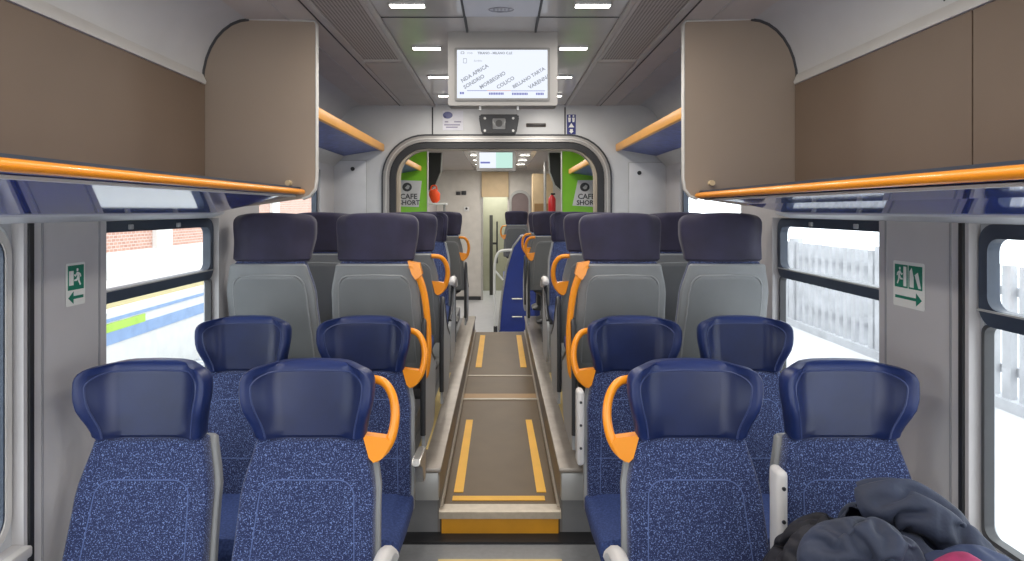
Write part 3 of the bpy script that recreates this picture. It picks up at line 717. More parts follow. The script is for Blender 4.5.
def m_shell_rim():
    f = new()
    pts = []
    for k in range(12):
        z = lerp(0.42, 0.83, k / 11); pts.append((-(back_w(z) - 0.034), z))
    for k in range(1, 5): a = k / 5 * PI / 2; pts.append((-(back_w(0.83) - 0.034) + 0.06 * (1 - math.cos(a)), 0.83 + 0.06 * math.sin(a)))
    pts += [(0, 0.892)] + [(-x, z) for x, z in pts][::-1]
    tube(f, [(x, shell_back(z) + 0.002, z) for x, z in pts], 0.0045, 6); return f
def m_cushion():
    f = new(); loops = []
    ys = [0.0, 0.012, 0.05, 0.12, 0.22, 0.32, 0.40, 0.44, 0.462, 0.47]
    for q in ys:
        y = -0.14 - q; t = 0.055; zc = 0.405 + 0.02 * sstep(0.2, 0.42, q)
        w = 0.238
        if q < 0.005: t, w = 0.04, 0.225
        if q > 0.45: t = 0.055 - (q - 0.45) * 1.5; zc -= (q - 0.45) * 0.9; w = 0.238 - (q - 0.45)
        loops.append([(x, y, zc + z) for x, z in sup(w, t, 4.5)])
    loft(f, loops); return f
def m_pedestal():
    f = new()
    loops = [[(x, y - 0.30, z) for x, y in sup(wx, wy, 5, 20)] for z, wx, wy in ((0.0, 0.16, 0.20), (0.02, 0.16, 0.20), (0.05, 0.10, 0.14), (0.28, 0.10, 0.14), (0.34, 0.19, 0.21), (0.355, 0.19, 0.21))]
    loft(f, loops); return f
def m_loop(s, dz=0.0):
    """orange D handle on side s"""
    f = new()
    pts = smoothpts([(s * 0.172, 0.03, 1.135), (s * 0.225, 0.012, 1.128), (s * 0.258, -0.006, 1.09), (s * 0.270, -0.02, 1.03), (s * 0.262, -0.03, 0.97), (s * 0.240, -0.035, 0.925), (s * 0.205, -0.035, 0.895)], 5)
    n_ = len(pts); tube(f, pts, [0.0135 + 0.004 * (k / n_) for k in range(n_)], 10)
    prism(f, [(s * 0.17, 0.975), (s * 0.245, 0.965), (s * 0.262, 0.95), (s * 0.235, 0.90), (s * 0.205, 0.885), (s * 0.19, 0.90)], 'y', -0.052, -0.018)
    if dz: bmesh.ops.translate(f, verts=f.verts[:], vec=(0.015 * s, 0.03, dz))
    return f
def m_bar(s):
    """tall orange grab bar down the aisle side of a rearward-turned seat"""
    f = new()
    pts = smoothpts([(s * 0.19, 0.055, 0.945), (s * 0.222, 0.05, 0.90), (s * 0.252, 0.03, 0.80), (s * 0.268, 0.015, 0.66), (s * 0.272, 0.01, 0.52), (s * 0.262, 0.0, 0.40), (s * 0.246, 0.0, 0.36)], 5)
    n_ = len(pts); tube(f, pts, [lerp(0.020, 0.015, k / n_) for k in range(n_)], 10)
    prism(f, [(s * 0.175, 0.965), (s * 0.235, 0.955), (s * 0.248, 0.90), (s * 0.215, 0.87), (s * 0.195, 0.90)], 'y', 0.03, 0.072)
    return f
def m_arm_up(s):
    """folded-up armrest standing beside the backrest"""
    f = new(); rbox(f, s * 0.240, s * 0.274, -0.180, -0.110, 0.58, 0.91, 0.015, 3); return f
def m_arm_screw(s):
    f = new()
    for z in (0.66, 0.76, 0.86): tube(f, [(s * 0.257, -0.184, z), (s * 0.257, -0.178, z)], 0.006, 8)
    return f
def m_arm_down(s):
    f = new()
    pts = smoothpts([(s * 0.268, -0.08, 0.60), (s * 0.268, -0.16, 0.655), (s * 0.268, -0.26, 0.675), (s * 0.268, -0.36, 0.672), (s * 0.268, -0.41, 0.655)], 4)
    tube(f, pts, [0.022] * (len(pts) - 1) + [0.014], 10, sy=1.15); return f
def m_arm_hook(s):
    f = new()
    prism(f, [(-0.10, 0.64), (-0.30, 0.66), (-0.31, 0.635), (-0.22, 0.60), (-0.16, 0.50), (-0.11, 0.50)], 'x', s * 0.250, s * 0.285)
    bmesh.ops.bevel(f, geom=f.edges[:], offset=0.006, segments=2, affect='EDGES'); return f
def m_side(s):
    """grey side cheek on the aisle side"""
    f = new()
    poly = smooth2([(0.06, 0.02), (0.075, 0.30), (0.06, 0.55), (0.02, 0.66), (-0.06, 0.60), (-0.20, 0.46), (-0.40, 0.36), (-0.44, 0.30), (-0.40, 0.10), (-0.30, 0.02)])
    prism(f, poly, 'x', s * 0.244, s * 0.262); return f
def m_side_edge(s):
    f = new()
    pts = smoothpts([(s * 0.253, 0.075, 0.10), (s * 0.253, 0.078, 0.30), (s * 0.253, 0.062, 0.55), (s * 0.253, 0.02, 0.665), (s * 0.253, -0.06, 0.605), (s * 0.253, -0.20, 0.465), (s * 0.253, -0.40, 0.365)], 4)
    tube(f, pts, 0.014, 8); return f
def smooth2(pts, k=4):
    q = smoothpts([(a, 0, b) for a, b in pts] + [(pts[0][0], 0, pts[0][1])], k)
    return [(v.x, v.z) for v in q[:-1]]
CACHE = {}
def two_tone(me, w0):
    HW0[0] = w0; me.materials.append(M_HEADIN)
    for p in me.polygons:
        c = p.center; v = (c.z - HB) / HH
        if p.normal.y < -0.25 and v < 0.865 and abs(c.x) < head_w(v) * 0.80: p.material_index = 1
def cm(key, builder, m, *a):
    k = (key, m.name) + a
    if k not in CACHE: CACHE[k] = to_mesh(key, builder(*a), m)
    return CACHE[k]
def seat(label, x, d, z=0.0, rz=0.0, handle=None, hs=1, arm=None, as_=1, dark=False, side=0, group=None):
    t = thing('train_seat', label, 'seat', (x, d, z), rz, group)
    first = ('headrest', M_HEAD.name, 0.178) not in CACHE
    h = link('headrest', cm('headrest', m_headrest, M_HEADD if dark else M_HEAD, 0.196 if dark else 0.178), t)
    if first and not dark: two_tone(h.data, 0.178)
    link('piping', cm('piping', m_head_piping, M_HEADD if dark else M_PIPED, 0.196 if dark else 0.178), h)
    b = link('backrest', cm('backrest', m_back, M_FAB), t)
    link('arched_seam', cm('arched_seam', m_seam, M_PIPE), b); link('cross_seam', cm('cross_seam', m_cross_seam, M_PIPE), b)
    sh = link('back_shell', cm('back_shell', m_shell, M_SHELL), t)
    link('shell_panel', cm('shell_panel', m_shell_panel, M_SHELLP), sh); link('shell_rim', cm('shell_rim', m_shell_rim, M_SHELLE), sh)
    link('seat_cushion', cm('seat_cushion', m_cushion, M_CUSH), t)
    link('pedestal', cm('pedestal', m_pedestal, M_DARK), t)
    if handle == 'loop': link('grab_handle', cm('grab_loop', m_loop, M_ORANGE, hs, -0.20 if dark else 0.0), t)
    if handle == 'bar': link('grab_handle', cm('grab_bar', m_bar, M_ORANGE, hs), t)
    if arm == 'up':
        a_ = link('armrest', cm('armrest_up', m_arm_up, M_ARM, as_), t); link('armrest_screws', cm('armrest_screw', m_arm_screw, M_DARK, as_), a_)
    if arm == 'down': link('armrest', cm('armrest_down', m_arm_down, M_ARM, as_), t)
    if arm == 'hook': link('armrest', cm('armrest_hook', m_arm_hook, M_METAL, as_), t)
    if side:
        s_ = link('side_cheek', cm('side_cheek', m_side, M_ARMG, side), t); link('cheek_edge', cm('cheek_edge', m_side_edge, M_DARK, side), s_)
    return t
XA, XW = 0.613, 1.135
R1, R2, R3, R4, R5, R6, R7 = 2.03, 2.86, 3.13, 3.86, 5.14, 6.45, 7.35
G1 = 'front row of blue seats'; G2 = 'second row of blue seats'; G3 = 'grey backed seats facing away'; G4 = 'seats beyond the grey backs'
seat('blue speckled window seat in the front row at bottom left, nothing on it', -1.138, R1, group=G1)
seat('blue speckled aisle seat in the front row on the left, orange loop handle', -XA, R1, handle='loop', hs=1, arm='down', as_=1, group=G1)
seat('blue speckled aisle seat in the front row on the right, orange loop handle', XA + .007, R1, handle='loop', hs=-1, arm='down', as_=-1, group=G1)
seat('blue speckled window seat in the front row at bottom right under the dark jacket', 1.112, R1, arm='up', as_=-1, group=G1)
seat('blue window seat in the second row on the left, beside the brick view window', -1.165, R2, group=G2)
seat('blue aisle seat in the second row on the left, before the grey seat backs', -XA - .005, R2, handle='loop', hs=1, arm='hook', as_=1, group=G2)
seat('blue aisle seat in the second row on the right with upright pale armrest', XA - .003, R2, handle='loop', hs=-1, arm='up', as_=-1, group=G2)
seat('blue window seat in the second row on the right, beside the fence view window', 1.112, R2, group=G2)
ZP = 0.48
seat('grey backed window seat facing away on the left, dark headrest, nearest such row', -1.170, R3, ZP, PI, dark=True, group=G3)
seat('grey backed aisle seat facing away on the left with tall orange grab bar', -0.636, R3, ZP, PI, handle='bar', hs=-1, dark=True, side=-1, group=G3)
seat('grey backed aisle seat facing away on the right with tall orange grab bar', XA + .01, R3, ZP, PI, handle='bar', hs=1, dark=True, side=1, group=G3)
seat('grey backed window seat facing away on the right, dark headrest, nearest such row', XW + .01, R3, ZP, PI, dark=True, group=G3)
seat('window seat facing away on the left, mostly hidden behind the nearest grey backs', -XW, R4, ZP, PI, dark=True, group=G4)
seat('aisle seat facing away on the left with orange loop, behind the grab bar seat', -XA, R4, ZP, PI, handle='loop', hs=-1, dark=True, side=-1, group=G4)
seat('aisle seat facing away on the right with orange loop, behind the grab bar seat', XA + .005, R4, ZP, PI, handle='loop', hs=1, dark=True, side=1, group=G4)
seat('window seat facing away on the right, mostly hidden behind the nearest grey backs', XW, R4, ZP, PI, dark=True, group=G4)
seat('left aisle seat turned to the viewer just before the arch, blue backrest', -0.64, R5, ZP, 0, arm='down', as_=1, dark=True, side=1, group='seats at the arch')
seat('right aisle seat turned to the viewer just before the arch, blue backrest', XA + .01, R5, ZP, 0, arm='down', as_=-1, dark=True, side=-1, group='seats at the arch')
seat('left aisle seat beyond the arch with orange loop and dark side', -XA, R6, ZP, PI, handle='loop', hs=-1, dark=True, side=-1, group='seats beyond the arch')
seat('right aisle seat beyond the arch with orange loop, nearer of two', XA - .06, R6, ZP, PI, handle='loop', hs=1, dark=True, side=1, group='seats beyond the arch')
seat('right aisle seat beyond the arch with orange loop, farther of two', XA - .06, R7, ZP, PI, handle='loop', hs=1, dark=True, side=1, group='seats beyond the arch')
seat('small far seat above the blue stair panel at the end of the aisle', 0.30, 11.2, 0.48, PI, handle='loop', hs=1, dark=True)

# ------------------------------------------------------------------ jacket heap on the right front window seat
def blob(bm, c, r, seed, fold=0.02, fdir=(1, 0.3, 1), freq=14.0, nu=56, nv=30, rot=0.0, flat=None, p=2.3):
    fd = Vector(fdir).normalized(); c = Vector(c); R = Matrix.Rotation(rot, 3, 'Y')
    loops = []
    for j in range(1, nv):
        th = PI * j / nv; L_ = []
        for i in range(nu):
            ph = 2 * PI * i / nu
            def se(v, q): return math.copysign(abs(v) ** (2 / q), v)
            n_ = Vector((se(math.sin(th), p) * se(math.cos(ph), p), se(math.sin(th), p) * se(math.sin(ph), p), se(math.cos(th), p)))
            q = R @ Vector((n_.x * r[0], n_.y * r[1], n_.z * r[2])); q += c
            w = noise.noise(q * 5 + Vector((seed, 0, 0))) * 0.06
            ph2 = q.dot(fd) * freq * 2 + noise.noise(q * 7 + Vector((0, seed, 0))) * 5.0
            rid = (1 - abs(math.sin(ph2))) ** 2
            fine = noise.noise(q * 26 + Vector((seed, seed, 0)))
            dn = (R @ n_).normalized()
            q = q + dn * (w + fold * rid + 0.008 * fine)
            if flat is not None and q.z < flat: q.z = flat
            L_.append(q)
        loops.append(L_)
    loft(bm, loops)
t = thing('jacket', 'crumpled dark navy hooded jacket heaped on the front right window seat', 'jacket', (1.06, 1.62, 0.455))
jo = Vector((1.06, 1.62, 0.455))
def TJ(bm): bmesh.ops.translate(bm, verts=bm.verts[:], vec=-jo); return bm
import numpy as np
def drape(p0, Lu, Lv, wrap=False, ell=(), caps=(), steps=110, iters=10, g=-9.8, bend=0.12, zmin=0.462, ymax=None, fric=0.6, outer=(), ocaps=(), seed=1.0, na=0.006):
    """small position based cloth solver on a grid p0[nu,nv,3]; rest lengths per column pair Lu and row pair Lv"""
    base = p0.reshape(-1, 3)
    p = p0.copy(); v = np.zeros_like(p); nu, nv = p.shape[:2]; dt = 1 / 60; rad = 0.007
    dg = 0.5 * (Lu + Lv)
    U = np.arange(nu); V = np.arange(nv)
    ids = np.arange(nu * nv).reshape(nu, nv); P_ = []
    def add(a, b, L, k):
        if len(a): a, b = a.ravel(), b.ravel(); P_.append((a, b, L * np.sqrt(((base[a] - base[b]) ** 2).sum(1)), k))
    nxt = lambda s_: np.roll(ids, -s_, axis=0)
    for s_, k in ((1, 1.0), (2, bend)):
        A, B = ids, nxt(s_)
        if not wrap: A, B = A[:-s_], B[:-s_]
        for par in range(2 * s_):
            if par < s_ * 2:
                q = np.arange(A.shape[0]); m = (q // s_) % 2 == (par // s_); m &= (q % s_) == (par % s_); add(A[m], B[m], Lu, k)
        A, B = ids[:, :-s_], ids[:, s_:]
        for par in range(2 * s_):
            q = np.arange(A.shape[1]); m = ((q // s_) % 2 == (par // s_)) & ((q % s_) == (par % s_)); add(A[:, m], B[:, m], Lv, k)
    N = nxt(1)
    for A, B in (((ids if wrap else ids[:-1])[:, :-1], (N if wrap else N[:-1])[:, 1:]), ((N if wrap else N[:-1])[:, :-1], (ids if wrap else ids[:-1])[:, 1:])):
        for par in range(2): q = np.arange(A.shape[0]); m = q % 2 == par; add(A[m], B[m], dg, 0.35)
    x = p.reshape(-1, 3); vel = v.reshape(-1, 3)
    for i_ in range(len(x)):
        q = Vector(x[i_]) * 22 + Vector((seed, seed * 2, 0)); x[i_] += np.array((noise.noise(q), noise.noise(q + Vector((7, 0, 0))), noise.noise(q + Vector((0, 7, 0))))) * na
    for st in range(steps):
        vel[:, 2] += g * dt; old = x.copy(); x = x + vel * dt
        for it in range(iters):
            for a_, b_, L_, k in P_:
                d = x[b_] - x[a_]; l = np.sqrt((d * d).sum(1)) + 1e-9
                c = (0.5 * k * (l - L_) / l)[:, None] * d
                x[a_] += c; x[b_] -= c
            hit = np.zeros(len(x), bool)
            for c, r in ell:
                c = np.array(c); r = np.array(r) + rad
                q = (x - c) / r; l = np.sqrt((q * q).sum(1)) + 1e-9; m = l < 1
                x[m] = c + (q[m] / l[m][:, None]) * r; hit |= m
            for c0, c1, r in caps:
                c0 = np.array(c0); c1 = np.array(c1); e = c1 - c0
                tt = np.clip(((x - c0) @ e) / (e @ e), 0, 1)[:, None]; q = x - (c0 + tt * e); l = np.sqrt((q * q).sum(1)) + 1e-9; m = l < r + rad
                x[m] += q[m] / l[m][:, None] * (r + rad - l[m])[:, None]; hit |= m
            for c, r in outer:
                c = np.array(c); r = np.array(r)
                q = (x - c) / r; l = np.sqrt((q * q).sum(1)) + 1e-9; m = l > 1
                x[m] = c + (q[m] / l[m][:, None]) * r
            if len(ocaps):
                best = np.full(len(x), 1e9); bv = np.zeros_like(x)
                for c0, c1, r in ocaps:
                    c0 = np.array(c0); c1 = np.array(c1); e = c1 - c0
                    tt = np.clip(((x - c0) @ e) / (e @ e), 0, 1)[:, None]; q = x - (c0 + tt * e); l = np.sqrt((q * q).sum(1)); mm = l < best
                    best[mm] = l[mm]; bv[mm] = q[mm]
                r = ocaps[0][2]; m = best > r; x[m] -= bv[m] / best[m][:, None] * (best[m] - r)[:, None]
            m = x[:, 2] < zmin; x[m, 2] = zmin; hit |= m
            if ymax is not None: m = x[:, 1] > ymax; x[m, 1] = ymax
        nv_ = (x - old) / dt; nv_[hit] *= (1 - fric); vel = nv_ * 0.97
    return x.reshape(nu, nv, 3)
def cloth_obj(name, X, m, parent, wrap=False, thick=0.006):
    f = new(); nu, nv = X.shape[:2]
    vv = [[f.verts.new(X[i, j] - np.array(jo if parent else (0, 0, 0))) for j in range(nv)] for i in range(nu)]
    for i in range(nu if wrap else nu - 1):
        for j in range(nv - 1): f.faces.new((vv[i][j], vv[(i + 1) % nu][j], vv[(i + 1) % nu][j + 1], vv[i][j + 1]))
    o = obj(name, f, m, parent, angle=3)
    sm = o.modifiers.new('relax', 'SMOOTH'); sm.iterations = 1; sm.factor = 0.2
    so_ = o.modifiers.new('thickness', 'SOLIDIFY'); so_.thickness = thick; so_.offset = 0
    m_ = o.modifiers.new('smooth', 'SUBSURF'); m_.levels = 1; m_.render_levels = 1; return o
def sheet(x0, x1, y0, y1, z, nu, nv, rot, seed, na=0.05, bump=None):
    X = np.zeros((nu, nv, 3)); cx, cy = (x0 + x1) / 2, (y0 + y1) / 2
    for i in range(nu):
        for j in range(nv):
            a, b = (i / (nu - 1) - .5) * (x1 - x0), (j / (nv - 1) - .5) * (y1 - y0)
            q = Vector((a * 9 + seed, b * 9, seed * 2))
            X[i, j] = (cx + a * math.cos(rot) - b * math.sin(rot) + 0.02 * noise.noise(q + Vector((9, 0, 0))), cy + a * math.sin(rot) + b * math.cos(rot) + 0.02 * noise.noise(q + Vector((0, 9, 0))), z + na * noise.noise(q) + 0.4 * na * noise.noise(q * 2.3))
    return X
def tubegrid(path, r, nu, nv, seed):
    pts = smoothpts(path, 20); L_ = [0]
    for a, b in zip(pts, pts[1:]): L_.append(L_[-1] + (b - a).length)
    X = np.zeros((nu, nv, 3))
    for j in range(nv):
        t_ = L_[-1] * j / (nv - 1); k = max(q for q in range(len(L_)) if L_[q] <= t_ + 1e-9); k = min(k, len(pts) - 2)
        c = pts[k].lerp(pts[k + 1], (t_ - L_[k]) / max(1e-9, L_[k + 1] - L_[k])); tt = (pts[k + 1] - pts[k]).normalized()
        s_ = tt.cross(Vector((0, 1, 0.2))).normalized(); u_ = s_.cross(tt).normalized()
        for i in range(nu):
            a = 2 * PI * i / nu; rr = r * (1 + 0.10 * noise.noise(Vector((math.cos(a) * 1.5 + seed, math.sin(a) * 1.5, j * 0.35))))
            X[i, j] = c + (s_ * math.cos(a) + u_ * math.sin(a)) * rr
    return X, L_[-1]
def lump(c, r, rotY, rotX, nu, nv, p=2.4):
    R = Matrix.Rotation(rotY, 3, 'Y') @ Matrix.Rotation(rotX, 3, 'X'); X = np.zeros((nu, nv, 3))
    def se(v, q): return math.copysign(abs(v) ** (2 / q), v)
    for j in range(nv):
        th = PI * (0.03 + 0.94 * j / (nv - 1))
        for i in range(nu):
            ph = 2 * PI * i / nu
            # axis of the grid runs along local x
            n_ = Vector((se(math.cos(th), p) * r[0], se(math.sin(th), p) * se(math.cos(ph), p) * r[1], se(math.sin(th), p) * se(math.sin(ph), p) * r[2]))
            X[i, j] = R @ n_ + Vector(c)
    return X
def crumple(name, c, r, rotY, rotX, m, fu, fv, seed, d_in=0.74, nu=110, nv=80, steps=45, parent=None, ymax=1.84):
    X = lump(c, r, rotY, rotX, nu, nv)
    R = np.array(Matrix.Rotation(rotY, 3, 'Y') @ Matrix.Rotation(rotX, 3, 'X')); c_ = np.array(c)
    loc = (X - c_) @ R                      # solve in the lump's own frame
    X = drape(loc, fu, fv, wrap=True, ell=[((0, 0, 0), tuple(q * d_in for q in r))], outer=[((0, 0, 0), tuple(q * 1.13 for q in r))], zmin=-9, steps=steps, iters=8, g=0.0, bend=0.09, fric=0.2, seed=seed, na=0.012)
    X = X @ R.T + c_
    X[..., 2] = np.maximum(X[..., 2], 0.464); X[..., 1] = np.minimum(X[..., 1], ymax)
    return cloth_obj(name, X, m, parent, True)
def crumple_tube(name, path, r, m, fu, fv, seed, nu=48, nv=70, r_in=0.62, r_out=1.22, steps=40, parent=None):
    X, LL = tubegrid(path, r, nu, nv, seed); sp = smoothpts(path, 3)
    X = drape(X, fu, fv, wrap=True, caps=[(tuple(a), tuple(b), r * r_in) for a, b in zip(sp, sp[1:])], ocaps=[(tuple(a), tuple(b), r * r_out) for a, b in zip(sp, sp[1:])], steps=steps, iters=8, g=0.0, bend=0.08, fric=0.2, seed=seed, na=0.008)
    return cloth_obj(name, X, m, parent, True)
crumple('jacket_body', (1.115, 1.66, 0.685), (0.24, 0.135, 0.165), 0.92, 0.15, M_JACK, 1.55, 1.12, 3.1, parent=t, nu=120, nv=84)
crumple('jacket_front', (1.0, 1.55, 0.665), (0.22, 0.19, 0.215), 0.2, 0.2, M_JACK, 1.15, 1.55, 9.4, parent=t)
crumple('jacket_lining', (0.765, 1.58, 0.675), (0.25, 0.11, 0.10), -1.15, 0.0, M_JACKD, 1.5, 1.2, 5.7, parent=t, nu=84, ymax=1.74)
crumple_tube('sleeve', [(0.755, 1.44, 0.885), (0.79, 1.43, 0.92), (0.84, 1.42, 0.935), (0.89, 1.41, 0.92), (0.925, 1.40, 0.87), (0.935, 1.38, 0.80), (0.935, 1.37, 0.70)], 0.045, M_JACK, 1.08, 1.6, 1.3, parent=t)
crumple_tube('hood', [(0.985, 1.60, 0.925), (1.03, 1.575, 0.94), (1.08, 1.55, 0.915), (1.14, 1.53, 0.855), (1.185, 1.52, 0.77), (1.20, 1.53, 0.66)], 0.058, M_JACK, 1.5, 1.25, 4.3, parent=t)
crumple_tube('collar', [(0.69, 1.50, 0.80), (0.715, 1.48, 0.87), (0.75, 1.475, 0.91), (0.785, 1.47, 0.885), (0.81, 1.46, 0.82), (0.83, 1.45, 0.74)], 0.024, M_JACKD, 1.1, 1.3, 8.3, nu=28, nv=60, parent=t)
crumple_tube('blue_hem', [(0.95, 1.40, 0.83), (1.0, 1.385, 0.885), (1.07, 1.385, 0.90), (1.16, 1.40, 0.86)], 0.034, M_JACKB, 1.1, 1.3, 7.3, nu=30, nv=44, parent=t)
f = new(); tube(f, smoothpts([(0.80, 1.36, 0.86), (0.83, 1.35, 0.90), (0.865, 1.345, 0.885), (0.885, 1.35, 0.84)], 5), 0.004, 6); obj('drawcord', TJ(f), mat('cord_blue', (0.10, 0.25, 0.45), 0.6), t)
tag(crumple_tube('pink_scarf', [(0.935, 1.335, 0.85), (0.975, 1.325, 0.912), (1.02, 1.325, 0.915), (1.06, 1.335, 0.86)], 0.03, M_PINK, 1.1, 1.3, 2.3, nu=28, nv=36), 'small pink cloth peeking out under the navy jacket at the bottom edge', 'cloth')

# ------------------------------------------------------------------ beyond the arch: green panels, vestibule
for s, nm, xi in ((-1, 'left', -0.95), (1, 'right', 0.81)):
    f = new(); box(f, xi, s * WX, YG, YG + 0.04, 0.48, ZC)
    gp = struct('wall_green_' + nm, f, M_LIME)
    f = new(); box(f, xi - 0.012 * s, xi, YG - 0.01, YG + 0.05, 0.0, ZC); obj('panel_edge', f, M_TRIMW, gp)
    c = P(409.5 if s < 0 else 587, 194, YG)
    t = thing('wall_sticker', 'white slanted sticker with dark round badge on the %s green panel' % nm, 'sticker', (c.x, YG, c.z), 0, 'stickers on the green panels')
    f = new(); k = 0.17
    prism(f, [(-0.16 , -0.16), (0.12, -0.17), (0.16, 0.17), (-0.12, 0.18)] if s < 0 else [(-0.19, -0.15), (0.16, -0.17), (0.14, 0.18), (-0.12, 0.18)], 'y', -0.006, 0)
    obj('backing', f, mat('sticker_grey_white', (0.62, 0.62, 0.62), 0.5), t)
    f = new(); prism(f, [(-0.03 + 0.062 * math.cos(a), 0.09 + 0.058 * math.sin(a)) for a in (2 * PI * q / 20 for q in range(20))], 'y', -0.010, -0.005); bd = obj('badge', f, M_DARK, t)
    f = new(); prism(f, [(-0.06, 0.08), (-0.02, 0.12), (0.005, 0.105), (-0.005, 0.07), (-0.03, 0.06)], 'y', -0.013, -0.009); obj('badge_mark', f, M_STEEL, bd)
    text('lettering', 'CAFE', 0.095, M_DARK, t, (-0.01, -0.008, -0.035), (RX, 0, 0), extr=0.001, weight=0.002)
    text('lettering', 'SHORT', 0.085, M_DARK, t, (0.0, -0.008, -0.115), (RX, 0, 0), extr=0.001, weight=0.002)
# end wall with a doorway
f = new(); xd0, xd1 = -0.38, 0.17; zd = 1.99
box(f, -WX, xd0, YE, YE + 0.06, -0.38, ZC); box(f, xd1, WX, YE, YE + 0.06, -0.38, ZC); box(f, xd0, xd1, YE, YE + 0.06, zd, ZC)
we = struct('wall_end', f, mat('end_wall_white', (0.70, 0.67, 0.62), 0.45))
f = new(); box(f, xd0 - 0.03, xd1 + 0.02, YE - 0.10, YE, zd, ZC - 0.02); obj('door_header', f, M_BEIGE, we)
f = new(); ring(f, rrect(xd0 - 0.04, xd0 + 0.0, -0.32, zd + 0.02, 0.002), rrect(xd0 - 0.03, xd0 - 0.01, -0.3, zd, 0.002), 'y', YE - 0.03, YE); obj('door_jamb', f, M_METAL, we)
f = new(); box(f, -WX + 0.2, xd0 - 0.05, YE - 0.02, YE, -0.32, -0.24); obj('skirting', f, M_DARK, we)
f = new(); box(f, xd0 - 0.3, xd1 + 0.3, 15.4, 15.5, -0.38, 2.4); box(f, xd0 - 0.3, xd0 - 0.24, YE + 0.06, 15.4, -0.38, 2.4); box(f, xd1 + 0.24, xd1 + 0.3, YE + 0.06, 15.4, -0.38, 2.4)
struct('wall_passage', f, mat('passage_greenish', (0.40, 0.40, 0.30), 0.5))
t = thing('door_post', 'dark upright grab post inside the far doorway', 'post', (-0.15, 14.6, -0.32))
f = new(); rbox(f, -0.10, -0.02, -0.02, 0.02, 0.0, 1.9, 0.01); obj('post', f, mat('passage_dark', (0.05, 0.05, 0.045), 0.5), t)
f = new(); rbox(f, 0.06, 0.10, -0.04, 0.0, 0.75, 1.75, 0.015); obj('pull_handle', f, M_DARK, t)
f = new(); box(f, -0.03, 0.09, -0.01, 0.0, 1.2, 1.25); obj('handle_mount', f, M_DARK, t)
c = P(461, 193, YE); t = thing('wall_sign', 'small dark panel sign with two discs on the white end wall', 'sign', (c.x, YE, c.z))
f = new(); box(f, -0.12, 0.12, -0.012, 0, -0.05, 0.05); obj('backing', f, mat('sign_grey', (0.45, 0.43, 0.40)), t)
f = new(); rbox(f, -0.11, -0.01, -0.025, -0.01, -0.045, 0.03, 0.01); rbox(f, 0.01, 0.12, -0.025, -0.01, -0.04, 0.045, 0.01); obj('disc', f, M_DARK, t)
c = P(466.5, 209, YE); t = thing('door_switch', 'little black push switch on the white end wall', 'switch', (c.x, YE, c.z))
f = new(); rbox(f, -0.06, 0.06, -0.015, 0, -0.05, 0.05, 0.005); obj('switch_plate', f, M_WHITE, t)
f = new(); tube(f, [(0, -0.03, 0.01), (0, -0.014, 0.01)], 0.025, 12); obj('button', f, M_BLACK, t)
# cabinet at right of end wall
t = thing('wall_cabinet', 'tall beige cabinet with brown lower door at the far right side', 'cabinet', (0.86, 12.3, -0.32))
f = new(); box(f, -0.20, 0.20, 0, 0.5, 0, 2.75); obj('carcass', f, M_BEIGE, t)
f = new(); box(f, -0.17, 0.15, -0.015, 0, 1.0, 2.15); obj('cabinet_door', f, M_BROWN, t)
t = thing('grab_pole', 'pale steel grab pole at far right before the beige cabinet', 'pole', (0.82, 11.2, -0.32))
f = new(); tube(f, [(0, 0, 0), (0, 0, 2.9)], 0.025, 12); obj('pole', f, M_METAL, t)
f = new(); tube(f, [(0, 0, 0), (0, 0, 0.03)], 0.05, 12); obj('pole_base', f, M_METAL, t)
# arch at right of the end wall
t = thing('curved_door_frame', 'grey curved doorway frame right of the far doorway', 'door frame', (0.45, YE - 0.02, 0.0))
o_ = [(x, z) for x, z in arch(0.24, 0.24, 2.14, 0.22, -0.32)]; i_ = [(x, z) for x, z in arch(0.19, 0.19, 2.08, 0.18, -0.32)]
f = arch_band(o_, i_, -0.05, 0.0); obj('frame', f, M_STEEL, t)
f = new(); prism(f, i_, 'y', -0.02, 0.0); obj('dark_opening_panel', f, mat('far_opening_mauve', (0.22, 0.17, 0.17), 0.5), t)  # closed panel; its dark colour stands in for the open passage behind
# dark screens by the vestibule
for s, nm, x0, x1 in ((-1, 'left', 428, 442), (1, 'right', 548.5, 562)):
    a = P(x0, 159, 9.6); b = P(x1, 192, 9.6)
    t = thing('draught_screen', 'black curved screen hanging behind the %s green panel edge' % nm, 'screen', (a.x if s < 0 else b.x, 9.6, a.z))
    w = b.x - a.x; h = a.z - b.z
    poly = [(0, ZC - a.z), (w, ZC - a.z), (w * 0.92, -h * 0.4), (w * 0.55, -h * 0.8), (0, -h)]
    f = new(); prism(f, [(x if s < 0 else -x, z) for x, z in poly], 'y', 0, 0.03); obj('screen_panel', f, M_BLACK, t)
    f = new(); tube(f, [((x if s < 0 else -x), 0.0, z) for x, z in poly[1:]], 0.012, 6); obj('screen_edge', f, M_STEEL, t)
